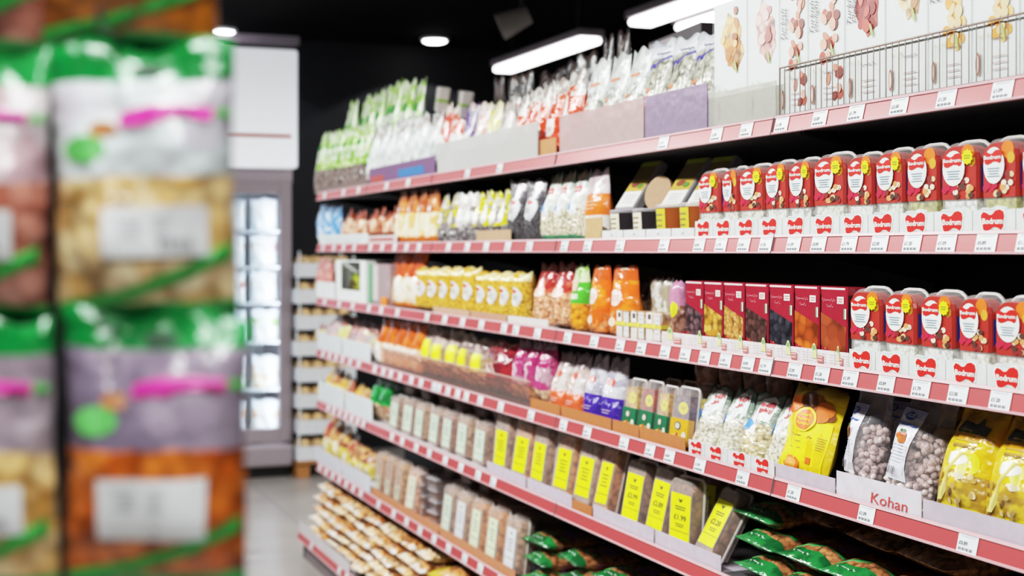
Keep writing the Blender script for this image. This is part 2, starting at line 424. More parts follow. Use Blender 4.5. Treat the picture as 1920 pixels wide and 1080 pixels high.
struct('wall_front', MB().box(-3.35, 6.35, -2.55, -2.4, 0, CEIL, WB))
struct('ceiling', MB().box(-3.35, 6.35, -2.55, 11.1, CEIL, CEIL+.1, wall_mat('#08080a', .9, .05)))
struct('spill_trim_1', MB().box(-.5, 2.4, 10.78, 10.94, 3.235, CEIL-.001, wall_mat('#857a84', .6)))  # wall beam; pale tone and short length paint in the freezer's light spill

# ------------------------------------------------------------------ gondola
backm = M('#141317', .6, sc=8)
for i in range(5):
    y1, y0 = JOINTS[i], JOINTS[i+1]
    g = link('gondola_bay', MB().box(LX+.48, LX+.53, y0+.004, y1-.004, .002, 2.06, backm, .003).mesh('gondola_bay'))
    b = MB().box(LX+.45, LX+.4785, y0+.002, y0+.03, .002, 2.05, M('#1b1a1f', .5, .4)); link('upright', b.mesh('upright'), g)
    tag(g, 'dark metal back panel and upright behind the shelves of the %s bay' % BAYN[i], 'shelving', 'shelving bays')
redm = M('#b4484a', .45, coat=.4, var=.06, sc=6, crough=.22); lipm = M('#dcaeb3', .4, coat=.4, crough=.2); deckm = M('#5a5659', .4); endm = M('#8f888c', .35)
greyk = M('#4b484d', .4)
for s in range(7):
    X = SX[s]; z = RAILZ[s]
    for i in range(5):
        y1, y0 = JOINTS[i]-.002, JOINTS[i+1]+.002
        d = MB().box(X+.0135, LX+.448, y0, y1, z+RH-.03, z+RH-.004, deckm, .002)
        o = link('shelf_board', d.mesh('shelf_board'))
        prof = [(0, 0), (.0, .004), (.0085, RH-.005), (.0095, RH), (.0125, RH), (.0125, RH-.03), (.006, 0)]
        r = MB()
        def strip(a, b_, mat):
            r.add([(X+a[0], y0, z+a[1]), (X+a[0], y1, z+a[1]), (X+b_[0], y1, z+b_[1]), (X+b_[0], y0, z+b_[1])], [(0, 3, 2, 1)], mat)
        strip((-.003, 0), (-.003, .004), lipm); strip((-.003, .004), (.001, .0045), lipm); strip((.001, .0045), (.0085, RH-.006), redm)
        strip((.0085, RH-.006), (.0055, RH-.0055), lipm); strip((.0055, RH-.0055), (.0075, RH), lipm); strip((.0075, RH), (.0125, RH), lipm)
        strip((.0125, RH), (.0125, 0), endm); strip((.0125, 0), (-.003, 0), lipm)
        for yy in (y0, y1): r.add([(X+a, yy, z+b_) for a, b_ in ((-.003, 0), (.0055, RH-.005), (.0075, RH), (.0125, RH), (.0125, 0))], [(0, 1, 2, 3, 4)], endm)
        link('price_rail', r.mesh('price_rail'), o)
        for yy in (y0+.002, y1-.006):
            br = MB(); br.add([(x, y, zq) for y in (yy, yy+.004) for x, zq in ((LX+.449, z-.07), (LX+.449, z+RH-.031), (X+.08, z+RH-.031), (X+.08, z+.003))],
                              [(0, 1, 2, 3), (7, 6, 5, 4), (0, 4, 5, 1), (1, 5, 6, 2), (2, 6, 7, 3), (3, 7, 4, 0)], M('#2a282d', .5)) if s < 6 else br.box(X+.03, LX+.44, yy, yy+.004, .002, z+RH-.031, greyk)
            link('bracket', br.mesh('bracket'), o)
        if s == 6: link('plinth', MB().box(X+.035, X+.05, y0, y1, .001, z+.012, M('#77686c', .35), .001).mesh('plinth'), o)
        tag(o, '%s shelf from the top with red price rail, %s bay' % (SHN[s], BAYN[i]) if 0 < s < 6 else '%s shelf with red price rail, %s bay' % (SHN[s], BAYN[i]), 'shelf', 'gondola shelves')

# ------------------------------------------------------------------ price tags
def tagmesh(price, k):
    b = MB(); w, h = .054, .037
    b.add([(-w/2, 0, 0), (w/2, 0, 0), (w/2, 0, h), (-w/2, 0, h)], [(0, 1, 2, 3)], M('#eef3f6', .35, coat=.3)); b.add([(-w/2, .0006, 0), (w/2, .0006, 0), (w/2, .0006, h), (-w/2, .0006, h)], [(3, 2, 1, 0)], WHITE)
    b.lines(0, h*.88, w*.8, 2, h*.1, M('#b9c0c8', .6), 1, None, .0011); b.text(price, -w*.2, h*.44, h*.2, INK, 1, None, w=w*.42, bold=.01)
    b.barcode(-w*.4, w*.35, h*.08, h*.22, M('#5a5b62', .6), 1, 8); return b.mesh('price_tag')
TAGS = [Kind('price_tag', 'price tag', tagmesh(p, i), [], .054, .037, .001) for i, p in enumerate(['£1.09', '£1.79', '£1.20', '£0.89', '£2.00'])]
TPX = {0: [605, 640, 668, 720, 760, 870, 930, 1233, 1331, 1386, 1451, 1521, 1588, 1667, 1754, 1857],
       1: [602, 622, 640, 660, 690, 712, 735, 757, 780, 835, 870, 905, 945, 985, 1050, 1093, 1153, 1234, 1299, 1339, 1381, 1422, 1473, 1519, 1575, 1631, 1691, 1754, 1827, 1903],
       2: [605, 632, 657, 687, 710, 740, 795, 828, 861, 896, 938, 960, 1000, 1056, 1105, 1153, 1192, 1236, 1273, 1309, 1347, 1389, 1424, 1475, 1525, 1577, 1643, 1707, 1775, 1853],
       3: [602, 614, 626, 638, 652, 668, 698, 714, 728, 745, 766, 784, 802, 817, 834, 852, 868, 894, 932, 988, 1048, 1092, 1160, 1208, 1244, 1300, 1379, 1473, 1607, 1793],
       4: [612, 622, 633, 644, 655, 666, 677, 730, 749, 775, 800, 829, 858, 890, 918],
       5: [596, 608, 620, 632, 645, 658, 672, 705, 733, 757, 782, 807, 835, 865, 894, 931], 6: [580, 632, 645]}
tilt = math.atan2(.0075, RH-.0105)
k = 0
for s, pxs in TPX.items():
    cnt = {}
    for px in pxs:
        y = yx(px, SX[s])-.027
        bay = max(i for i in range(5) if JOINTS[i] >= y-.02) if y < 7.15 else 0
        y = min(max(y, JOINTS[bay+1]+.03), JOINTS[bay]-.03)
        n = cnt.get(bay, 0); cnt[bay] = n+1
        TAGS[(k*3+s) % 5].make('price tag on %s shelf rail, %s from far end in %s bay' % (SHN[s], nth(n), BAYN[bay]), 'price tags on the red rails',
                               (SX[s]-.0008, y, RAILZ[s]+.0042), (-tilt, 0, -PI/2)); k += 1
def put(kind, s, px, label, group, pw=None, h=None, lean=0, setb=.02, yaw=0, dz=0, roll=0, sd=1):
    """stand a pack on shelf s, its front centred at pixel column px of the shelf front"""
    X = SX[s]+setb; y = yx(px, X+kind.mid*sd)
    sx = (pw or kind.w)/kind.w; sz = (h or kind.h)/kind.h
    return kind.make(label, group, (X, y, DECK[s]+.001+dz+kind.d*sd*math.sin(lean)), (-lean, roll, -PI/2+yaw), (sx, sd, sz))
def run(kinds, s, edges, tops, base, group, lean=0, setb=.02, jl=.0, jy=.0, dz=0, fit=.95, cyc=None, where='from the far end', labels=None, sd=1):
    """a row of packs between the pixel columns in edges; tops = pixel rows of the tops at both ends of the row"""
    n = len(edges)-1; out = []; setb += .01 if kinds[0].mid else 0; X = SX[s]+setb
    for i in range(n):
        a, b = edges[i], edges[i+1]; kd = kinds[i % len(kinds)] if cyc is None else kinds[cyc[i]]
        c = (a+b)/2; Xm = X+kd.mid*sd; pw = (yx(a, Xm)-yx(b, Xm))*fit
        t = tops[0]+(tops[-1]-tops[0])*(c-edges[0])/(edges[-1]-edges[0]) if len(tops) == 2 else tops[i]
        dep = depth(c, X+(.08*math.tan(lean) if lean else 0)); h = (zz(t, dep)-DECK[s]-dz)/max(.5, math.cos(lean))
        y = (yx(a, Xm)+yx(b, Xm))/2
        ln = lean+RND.uniform(-jl, jl)
        lb = labels[i] if labels else ('%s, %s %s' % (base, nth(i), where) if n > 1 else base)
        out.append(kd.make(lb, group if n > 1 or labels else None, (X, y, DECK[s]+.001+dz+kd.d*sd*math.sin(max(0, ln))), (-ln, 0, -PI/2+RND.uniform(-jy, jy)), (pw/kd.w, sd, h/kd.h)))
    return out
def ev(a, b, n):
    """n equal facings between pixel columns a and b"""
    ya, yb = yx(a), yx(b); E = []
    for i in range(n+1):
        y = ya+(yb-ya)*i/n; t = y/LX    # dy/dx = t -> u
        E.append(960+FPX*(CT-t*ST)/(ST+t*CT))
    return E
def tray(s, pa, pb, h, mat, label, d=.16, setb=.004, name='shelf_tray', cat='tray', deco=None, group=None, th=.0016, sides=False, base=True):
    """open carton or guard with a front lip, base and low sides"""
    X = SX[s]+setb+.0125; ya, yb = yx(pa, X), yx(pb, X); w = ya-yb; b = MB()
    b.box(-w/2+.001, w/2-.001, 0, th, 0, h, mat)
    if base: b.box(-w/2+.001, w/2-.001, th, d, 0, .0008, mat)
    if sides:
        for sx in (-1, 1):
            x0 = sx*(w/2-.0018); b.add([(x0, th, th), (x0, d, th), (x0, d, h*.8), (x0, d*.4, h*.45), (x0, th, h)], [(0, 1, 2, 3, 4)], mat)
    o = link(name, b.mesh(name)); o.location = (X, (ya+yb)/2, DECK[s]+.0001); o.rotation_euler = (0, 0, -PI/2)
    if deco:
        q = MB(); deco(q, w, h); link('print', q.mesh('print'), o)
    return tag(o, label, cat, group)

# ================================================================== top shelf
def film_label(mat, x0=-.36, x1=.36, z0=.3, z1=.7, lines=3, extra=None):
    def f(q, S, w, h):
        q.ell(0, h*(z0+z1)/2, w*(x1-x0)/2, h*(z1-z0)/2, mat, 1, S); q.lines(0, h*(z0+z1)/2, w*(x1-x0)*.6, lines, h*.03, GREY, 2, S, h*.01)
        if extra: extra(q, S, w, h)
    return f
def d_seed(q, S, w, h):
    q.rect(-.3*w, .3*w, .5*h, .7*h, M('#f4f6ee', .35), 1, S); q.ell(.12*w, .74*h, .2*w, .05*h, M('#3f9a3a', .4), 2, S)
    q.lines(0, .65*h, .4*w, 3, .04*h, M('#8aa08a', .6), 2, S, .004)
green_seed = [K_pouch('sunflower_seed_bag', 'snack bag', ZON([(0, ('n', '#6d5a55', '#a2948e', 60)), (.36, ('b', '#7fb83a', '#cfe4a4', 24)), (.62, ('b', '#96cc4a', '#e6f0d4', 30)), (.85, ('b', '#a6d45c', '#eef4e2', 40))]), .13, .27, .07, d_seed, 'stand', k) for k in (1, 2)]
whitebag = [K_pouch('pale_snack_bag', 'snack bag', ZON([(0, ('n', '#8a8284', '#d7d2d0', 70)), (.22, ('b', '#e6eae8', '#c9cfcc', 20)), (.75, ('b', '#f2f3f0', '#a89d98', 30))]), .12, .27, .07, film_label(M('#dfe8e4', .4)), 'stand', k) for k in (3, 4)]
run(green_seed, 0, ev(594, 692, 8), (250, 232), 'green and white seed bag with brown window, top shelf', 'green seed bags in front on the top shelf', lean=.08, jl=.04, jy=.06)
run(whitebag, 0, ev(694, 818, 8), (236, 205), 'pale silvery snack bag behind the purple carton, top shelf', 'pale snack bags on the top shelf', lean=.08, jl=.04, jy=.08)
X = LX+.16
E2 = ev(632, 775, 9)
run(green_seed, 0, E2, [200, 190, 183, 178, 168, 160, 153, 150, 150], 'lime green seed bag in the tall back row, top shelf', 'green seed bags in the back row of the top shelf', lean=.1, setb=.13, jl=.05, jy=.1, dz=0)
def lying(kd, loc, yaw, label, group, pitch=0, sc=(1, 1, 1), roll=0):
    """lay a bag flat: its front faces up, its foot towards the aisle"""
    o = kd.make(label, group, loc, (0, 0, 0), sc)
    o.rotation_euler = (Matrix.Rotation(yaw-PI/2, 3, 'Z') @ Matrix.Rotation(-PI/2+pitch, 3, 'X') @ Matrix.Rotation(roll, 3, 'Y')).to_euler()
    return o
flatgreen = Kind('green_striped_packet', 'packet', *(lambda b: (b.box(-.24, .24, 0, .05, 0, .11, ZON([(0, '#b5aca8'), (.42, '#86a050'), (.55, '#c0b8b2')], .4, .1, .02), .008, 2).mesh('green_striped_packet'), [], .48, .11, .05))(MB()))
for px, py, lb in ((815, 186, 'pale packet with green band lying on top of the green seed bags'), (856, 196, 'second pale packet with green band, lying nearer along the top of the bags')):
    dep = depth(px, LX+.14); p = at(px, py+24, dep); flatgreen.make(lb, 'packets lying on the bags', p, (-.12, .12, -PI/2-.3))
# mixed coffee and snack packs
def cof(c1, c2, foot, seed, lab=WHITE):
    def f(q, S, w, h):
        q.ell(0, .42*h, .33*w, .16*h, lab, 1, S); q.lines(0, .44*h, .4*w, 2, .04*h, GREY, 2, S, .004)
    return K_pouch('coffee_bag', 'snack bag', ZON([(0, foot), (.42, ('b', c1, c2, 30)), (.85, ('b', c2, '#c9b8ae', 40))]), .1, .2, .06, f, 'stand', seed)
MIX = [cof('#d8402c', '#f0e2da', '#3a2c2c', 11), cof('#e05a3a', '#f3ece6', '#e8e4e0', 12), cof('#3a2a6a', '#6a4a8a', '#d8d4e4', 13), cof('#e9b9b0', '#f2e6e2', '#4a3a38', 14),
       cof('#e2dc3a', '#f0eec0', '#cfc6c2', 15), cof('#b8b0ac', '#e8e0dc', '#c83a28', 16)]
run(MIX, 0, [822, 843, 866, 890, 911, 934, 962], (196, 188), 'x', 'mixed foil packs behind the grey guard', lean=.06, jy=.08, setb=.05, labels=[
    'red and white foil pack first behind the grey guard, top shelf', 'orange and white foil pack beside the red one, top shelf', 'dark purple foil pack with white oval label, top shelf',
    'pale pink foil pack between purple and yellow packs, top shelf', 'bright yellow foil pack on the top shelf', 'silver foil pack with red foot, top shelf'])
redp = [K_pouch('red_foot_pouch', 'snack bag', ZON([(0, '#e2502c'), (.66, ('b', '#f3efe8', '#e2694a', 26)), (.78, ('b', '#efece6', '#b7aaa2', 36))], .2), .11, .25, .06,
                lambda q, S, w, h: (q.ell(0, .36*h, .22*w, .12*h, WHITE, 1, S), q.rect(-.3*w, -.12*w, .45*h, .7*h, M('#f5f0ea', .3), 2, S)), 'stand', k) for k in (21, 22)]
run(redp, 0, [965, 985, 1006, 1027, 1053, 1088], [178, 165, 158, 148, 130], 'silver pouch with orange red foot on the top shelf', 'orange red footed pouches on the top shelf', lean=.08, jy=.06, setb=.03)
def d_pump(blue):
    def f(q, S, w, h):
        o = M('#e98a62', .4)
        q.ell(-.18*w, .42*h, .2*w, .045*h, o, 1, S); q.ell(-.15*w, .34*h, .24*w, .05*h, o, 1, S); q.ell(-.2*w, .5*h, .13*w, .03*h, o, 1, S)
        q.ell(-.16*w, .38*h, .15*w, .012*h, WHITE, 2, S); q.ell(-.16*w, .45*h, .1*w, .01*h, WHITE, 2, S)
        if blue:
            q.shape([(-.46*w, .72*h), (-.12*w, .72*h), (.46*w, .82*h), (.46*w, .845*h), (-.14*w, .765*h), (-.46*w, .775*h)], M('#4a3fa8', .35), 2, S)
            q.shape([(-.46*w, .775*h), (.46*w, .86*h), (.44*w, .97*h), (-.44*w, .96*h)], M('#e6e8ee', .35), 1, S); q.squiggle(-.1*w, .4*w, .87*h, .012*h, M('#5a5f80', .5), 3, S, .0025)
        else: q.ell(.0*w, .72*h, .3*w, .02*h, o, 1, S)
    return f
pump = ('n', '#b9b8a6', '#e8e6da', 62)
seedA = K_pouch('white_seed_pouch', 'seed bag', ZON([(0, ('b', '#dd6a48', '#e8e0d8', 30)), (.14, ('n', '#c3c6ba', '#eceee8', 62)), (.62, ('b', '#eef1ee', '#d6dcd8', 24))], .22), .12, .24, .06, d_pump(False), 'stand', 31)
seedB = K_pouch('pumpkin_seed_pouch', 'seed bag', ZON([(0, '#57508a'), (.16, ('n', '#a9a892', '#dcdacb', 62)), (.8, ('b', '#eef1f2', '#cfd4dc', 24))], .22), .12, .24, .06, d_pump(True), 'stand', 32)
run([seedA], 0, [1092, 1127, 1166, 1204], (118, 86), 'white seed pouch with orange print behind the pink guard', 'white seed pouches', lean=.12, jy=.04, setb=.03)
run([seedB], 0, [1203, 1245, 1290, 1337], (82, 55), 'pumpkin seed pouch with blue stripe behind the lilac guard', 'pumpkin seed pouches', lean=.12, jy=.03, setb=.03)
# dark packs lying behind, above the pouches
darkp = [K_pouch('dark_foil_pack', 'snack bag', ZON([(0, ('b', '#3a2c2e', '#1c1618', 20)), (.4, ('b', c, '#3a2c2c', 24)), (.7, ('b', '#54443f', '#1e181a', 30))], .3, .6), .14, .2, .05, None, 'pillow', k) for k, c in ((41, '#6a5452'), (42, '#a0453a'))]
run(darkp, 0, [930, 958, 985, 1010, 1036, 1062, 1088, 1112, 1136, 1160, 1184], [146, 140, 138, 132, 122, 112, 98, 84, 70, 58], 'dark foil pack behind the pouches on the top shelf', 'dark foil packs behind the pouches', lean=.05, jl=.15, jy=.35, setb=.2)
b = MB(); b.box(-.2, .2, 0, .12, 0, .335, M('#4c4044', .45), .003); b.rect(-.19, .0, .27, .325, M('#a89da0', .5), 1); b.rect(.02, .2, .245, .262, M('#a03a3a', .5), 1)
o = link('dark_carton', b.mesh('dark_carton')); o.location = (LX+.22, yx(1262, LX+.22), DECK[0]+.001); o.rotation_euler = (0, 0, -PI/2-.1)
tag(o, 'dark brown carton standing behind the pumpkin seed pouches, top shelf', 'carton')
# front guards and cartons on the top shelf
def rim(mat): return mat
tray(0, 597, 690, .03, M('#7c6a66', .5), 'brown low carton front below the green seed bags', group='carton fronts on the top shelf')
tray(0, 692, 816, .075, M('#77597c', .5), 'purple printed carton front with blue and red patches, top shelf', deco=lambda q, w, h: (q.rect(-.02*w, .35*w, .15*h, .62*h, M('#3f78b8', .5), 1), q.rect(-.47*w, -.25*w, .1*h, .5*h, M('#b0524c', .5), 1)))
def guard(pa, pb, h, mat, label, deco=None, dz=0, name='shelf_guard'):
    return tray(0, pa, pb, h, mat, label, base=False, setb=-.005, name=name, cat='shelf guard', deco=deco, th=.003)
guard(820, 1008, .115, CLEAR('#ffffff', .62, .3, .1, .3, '#cfcfcc'), 'grey translucent plastic guard on the top shelf')
tray(0, 1010, 1043, .055, CARD, 'small brown cardboard tray under the orange red pouches, top shelf')
guard(1049, 1207, .115, CLEAR('#f2dede', .6, .3, .1, .3, '#cdb6b4'), 'pinkish translucent guard before the white seed pouches')
guard(1209, 1326, .115, CLEAR('#c9bfe0', .6, .3, .1, .3, '#a795ac'), 'lilac translucent guard before the pumpkin seed pouches')
ribm = CLEAR('#f4f4ec', .25, .25, 0, .4)
def ribs(q, w, h):
    for i in range(60): x = -w/2+w*(i+.5)/60; q.rect(x-.0006, x+.0006, 0, h, M('#c9c6ba', .4), 1)
guard(1328, 1455, .085, ribm, 'clear ribbed plastic guard before the white confectionery boxes', ribs)
# wire guard
ya, yb = yx(1462, LX+.014), JOINTS[5]+.02; w = ya-yb; wire = M('#a08c84', .3, .7); fence = MB(); H = .112
for z in (.004, H): fence.tube((-w/2, 0, z), (w/2, 0, z), .0022, wire, 6)
n = int(w/.0205)
for i in range(n+1):
    x = -w/2+w*i/n; fence.tube((x, 0, .004), (x, 0, H), .0011 if i else .0022, wire, 5)
o = link('wire_guard', fence.mesh('wire_guard')); o.location = (LX+.014, (ya+yb)/2, DECK[0]); o.rotation_euler = (0, 0, -PI/2)
tag(o, 'metal wire guard along the shelf front before the tall white boxes', 'shelf guard')
# white confectionery boxes
def K_white(k):
    w, h, d = .138, .30, .06; r = random.Random(50+k); b = MB(); b.box(-w/2, w/2, 0, d, 0, h, M('#e2e8e6', .4, coat=.15, var=.04), .002)
    q = MB(); pc_ = q; pal = [['#e0a050', '#c87a3a', '#e8c890', '#a85a30'], ['#dfa8a0', '#c98a84', '#eccac2', '#b46a60'], ['#c0503c', '#d98a70', '#8a3a2c', '#e6b09a'],
                     ['#b23a34', '#d06a58', '#8f2a28', '#c95a4a'], ['#d9b27a', '#b98a5a', '#ecd8b0', '#7a4a34'], ['#e8a848', '#f0c880', '#d98a30', '#e6d0a0']][k]
    cz = [.66, .68, .62, .70, .74, .5][k]*h
    if k in (2, 5):
        spots = [(r.uniform(.0, .4)*w, r.uniform(.08, .5)*h) if k == 2 and i < 7 else (r.uniform(-.1, .36)*w, cz+r.uniform(-.24, .3)*h) for i in range(34)]
    else: spots = [(r.gauss(.08, .11)*w, cz+r.gauss(0, .10)*h) for i in range(24)]
    if k not in (2, 5):
        for j, (ex, ez, er) in enumerate(((.04, .02, .27), (.14, -.08, .23), (.0, .11, .2))): q.shape([((ex+er*(1+.22*math.sin(3*t+j*2+k))*math.cos(t))*w, cz+(ez+er*.62*(1+.2*math.sin(4*t+k))*math.sin(t))*h) for t in [2*PI*n_/24 for n_ in range(24)]], NUT(pal[j], pal[2], 48, .4, 0), 1)
    for i, (x, z) in enumerate(spots):
        if k not in (2, 5) and i > 9: break
        x = max(-.3*w, min(.38*w, x)); q.ell(x, z, r.uniform(.06, .125)*w, r.uniform(.024, .05)*h, M(pal[i % 4], .35), 1+i % 4, None, 14, r.uniform(0, 3))
    q.ell(.2*w, cz-.2*h, .03*w, .055*h, M('#b5c070', .4), 5, None, 10, .3)
    ink = M('#6f6668', .6); q = MB(); q.k = 30
    if k in (2, 5, 3): q.text('Turkish', -.36*w, .70*h, .11*w, ink, 5, None, w=.24*h, rot=PI/2, shear=.35, bold=0); q.text('Delight', -.22*w, .70*h, .11*w, ink, 5, None, w=.24*h, rot=PI/2, shear=.35, bold=0)
    q.squiggle(-.05*w, .3*w, .27*h, .012*h, ink, 5, None, .0016, 30, 4)
    for x in (-.3*w, -.12*w): q.rect(x-.0006, x+.0006, .06*h, .3*h, M('#a8b07a', .5), 5); q.ell(x, .3*h, .012*w, .016*h, M('#b9c48a', .5), 5, None, 8)
    q.ell(-.34*w, .13*h, .05*w, .075*h, M('#a8685c', .4), 5); q.ell(-.34*w, .13*h, .03*w, .055*h, M('#ead8d0', .4), 6)
    for z in (.08, .12, .16): q.lines(.12*w, z*h, .3*w, 1, .01, M('#b0847c', .6), 5, None, .0015)
    q.rect(-.485*w, -.478*w, .02*h, .98*h, M('#c6cbca', .4), 5)
    return Kind('confectionery_box', 'confectionery box', b.mesh('confectionery_box'), [('picture', pc_.mesh('picture'), None), ('lettering', q.mesh('lettering'), None)], w, h, d)
KW = [K_white(k) for k in range(6)]
run(KW, 0, [1338, 1401, 1462, 1515, 1584, 1660, 1740, 1822, 1912, 2010], (12, -190), 'x', 'white confectionery boxes on the top shelf', setb=.025, cyc=[0, 1, 2, 2, 3, 4, 5, 5, 0], fit=.985, labels=[
    'tall white box with golden nut pictures, beside the pumpkin seed pouches', 'tall white box with pale pink sweets picture, behind the ribbed guard',
    'tall white box with vertical script at the corner of the wire guard', 'tall white box with rose coloured sweets, second behind the wire guard', 'tall white box with dark red fruit cluster behind the wire guard',
    'tall white box with beige and brown sweets picture behind the wire guard', 'tall white box with orange sweets column, sixth from its row\'s far end behind wire', 'tall white box with orange sweets, beside the golden end box', 'tall white box at the near edge of the picture, golden sweets'])

# ================================================================== second shelf
S = 1
bluep = K_pouch('blue_snack_bag', 'snack bag', ZON([(0, '#dfe6ea'), (.25, ('b', '#5f97d2', '#c8dcee', 24)), (.8, '#54789c')]), .14, .17, .06, None, 'pillow', 61)
run([bluep], S, ev(598, 640, 3), (384, 388), 'blue and white snack bag in the white tray, second shelf', 'blue snack bags')
cookie = [K_pouch('small_brown_snack_bag', 'snack bag', ZON([(0, '#8a4630'), (.3, ('b', c, '#e2c4a8', 30)), (.7, ('b', '#b85a3c', '#7a3a2a', 30))]), .09, .12, .05, None, 'pillow', 62+k) for k, c in enumerate(('#a8502e', '#c06a3a'))]
run(cookie, S, ev(642, 745, 9), [404, 392, 402, 396, 404, 394, 390, 398, 388], 'small brown and red snack bag on the second shelf', 'small brown snack bags', lean=.1, jl=.1, jy=.2)
tray(S, 599, 690, .048, M('#dfe6e6', .5), 'long white tray front under the blue snack bags, second shelf', deco=lambda q, w, h: q.lines(0, .7*h, .9*w, 3, .25*h, M('#b8bfc2', .6), 1, None, .004))
tray(S, 691, 744, .036, M('#d9d2d2', .5), 'short pale tray front under the brown snack bags, second shelf', deco=lambda q, w, h: q.rect(-.45*w, .4*w, .3*h, .7*h, M('#b4605a', .5), 1))
gold = K_pouch('golden_snack_pouch', 'snack bag', ZON([(0, '#d9702c'), (.12, ('b', '#e8c478', '#f4e6c0', 18)), (.55, ('b', '#d98a4a', '#b5562c', 26)), (.8, '#b2683e')]), .1, .24, .06,
               lambda q, S_, w, h: (q.rect(-.2*w, .16*w, .1*h, .55*h, M('#f4ead0', .35), 1, S_), q.ell(0, .64*h, .2*w, .06*h, M('#f1e8e0', .35), 2, S_)), 'stand', 66)
run([gold], S, ev(746, 823, 4), (358, 354), 'golden orange pouch with cream panel on the second shelf', 'golden pouches', jy=.05)
sil = [K_pouch('silver_snack_pouch', 'snack bag', ZON([(0, ('n', '#5a5254', '#b5aeac', 60)), (.3, ('b', a, '#8e8688', 26)), (.7, ('b', '#d2ccc6', a, 30))], .16, .6), .1, .2, .06,
               lambda q, S_, w, h: q.ell(0, .5*h, .25*w, .14*h, M('#e9e6e0', .3), 1, S_), 'stand', 67+k) for k, a in enumerate(('#d8cc3a', '#e6e4e0', '#d6d028'))]
run(sil, S, [825, 843, 862, 878, 893, 910, 926, 942, 958], [366, 362, 362, 360, 362, 358, 360, 356], 'x', 'silver foil pouches on the second shelf', jy=.1, setb=.03, cyc=[0, 0, 1, 1, 2, 2, 2, 2], labels=[
    'yellow and silver pouch, first after the golden pouches, second shelf', 'yellow and silver pouch, second after the golden pouches, second shelf', 'plain silver pouch with white oval, farther of its pair',
    'plain silver pouch with white oval, nearer of its pair', 'bright yellow pouch in brown tray, first from the far end', 'bright yellow pouch in brown tray, second from the far end', 'bright yellow pouch in brown tray, third from the far end', 'bright yellow pouch in brown tray, beside the grey seed pouches'])
tray(S, 893, 958, .04, M('#b89878', .7), 'brown cardboard tray under the bright yellow pouches, second shelf')
def d_heart(q, S_, w, h):
    q.ell(0, .52*h, .34*w, .2*h, M('#dfe2e2', .4), 1, S_); q.ell(0, .63*h, .16*w, .04*h, RED, 2, S_); q.lines(0, .54*h, .4*w, 3, .035*h, GREY, 2, S_, .003)
chia = K_pouch('grey_seed_pouch', 'seed bag', ZON([(0, ('n', '#4b474a', '#6c686a', 160)), (.68, ('b', '#8c878a', '#67636a', 30))], .24), .12, .22, .06, d_heart, 'stand', 71)
run([chia], S, [957, 987, 1021], (338, 336), 'dark grey seed pouch with pale oval label, second shelf', 'dark grey seed pouches')
def d_blue(q, S_, w, h):
    q.shape([(-.34*w, .34*h), (.2*w, .34*h), (.36*w, .85*h), (-.2*w, .9*h)], M('#eef2f2', .35), 1, S_)
    logo(q, .03*w, .72*h, .44*w, 2, S_, False); q.ell(-.22*w, .48*h, .13*w, .07*h, BLUE, 3, S_); q.lines(.06*w, .56*h, .3*w, 3, .03*h, GREY, 2, S_, .002)
seedp = ('n', '#cfc4a2', '#efe8d4', 120)
cash = K_pouch('white_seed_pouch', 'seed bag', ZON([(0, '#4f9a6e'), (.05, seedp), (.42, ('b', '#e6e6dc', '#c4ccc0', 26)), (.82, ('b', '#b39a80', '#7fa08a', 14))], .22), .1, .23, .06, d_blue, 'stand', 72)
run([cash], S, [1019, 1043, 1067, 1097], (328, 319), 'pale seed pouch with blue badge on the second shelf', 'pale blue badge pouches, second shelf', lean=.1, setb=.03)
orp = K_pouch('orange_white_pouch', 'snack bag', ZON([(0, '#ece4dc'), (.34, '#ee7a30'), (.64, ('b', '#cbb6bc', '#e2d8da', 18))], .2), .12, .2, .06,
              lambda q, S_, w, h: (q.ell(-.1*w, .2*h, .05*w, .06*h, M('#e8a04a', .4), 1, S_), q.ell(.2*w, .2*h, .04*w, .03*h, INK, 1, S_), q.lines(0, .55*h, .6*w, 3, .05*h, M('#f6b890', .5), 1, S_, .003)), 'stand', 73)
run([orp], S, [1099, 1142], (318, 318), 'orange and white pouch in an open brown carton, second shelf', None, setb=.03)
tray(S, 1097, 1129, .065, M('#c2a070', .7), 'open brown carton front holding the orange pouch, second shelf')
# round lidded dessert tubs
def K_cup(c, lid, paper):
    w, h, d = .1, .058, .08; b = MB(); f = lambda k, z: [(k*w/2*math.cos(t), d/2+k*d/2*math.sin(t), z) for t in [2*PI*i/20 for i in range(20)]]
    b.loft([f(.86, 0), f(.96, h*.9)], c); l = MB(); l.loft([f(1, h*.9), f(1.02, h*.93), f(1.02, h), f(.98, h+.001)], lid)
    q = MB(); S_ = lambda x, z: d/2-math.sqrt(max(0, 1-(2*x/w/(.87+.1*z/h))**2))*d/2*(.87+.1*z/h)-.0005
    q.rect(-.3*w, .18*w, .05*h, .88*h, paper, 1, S_); q.lines(-.05*w, .7*h, .3*w, 4, .16*h, M('#8a7a50', .6), 2, S_, .003)
    return Kind('dessert_tub', 'dessert tub', b.mesh('dessert_tub'), [('lid', l.mesh('lid'), None), ('label', q.mesh('label'), None)], w, h, d)
cupA = K_cup(M('#2a2426', .25, coat=.5), CLEAR('#f0ecec', .3, .1, 0, .5), M('#e6e0c8', .5)); cupB = K_cup(M('#9a5226', .25, coat=.5), CLEAR('#f6f0e4', .3, .1, 0, .5), M('#d8c83a', .45))
run([cupA], S, [1130, 1172, 1214], (396, 391), 'dark round tub with cream label in white tray, second shelf', 'dark dessert tubs', setb=.03)
run([cupB], S, [1215, 1259, 1303], (386, 380), 'amber round tub with yellow label in white tray, second shelf', 'amber dessert tubs', setb=.03)
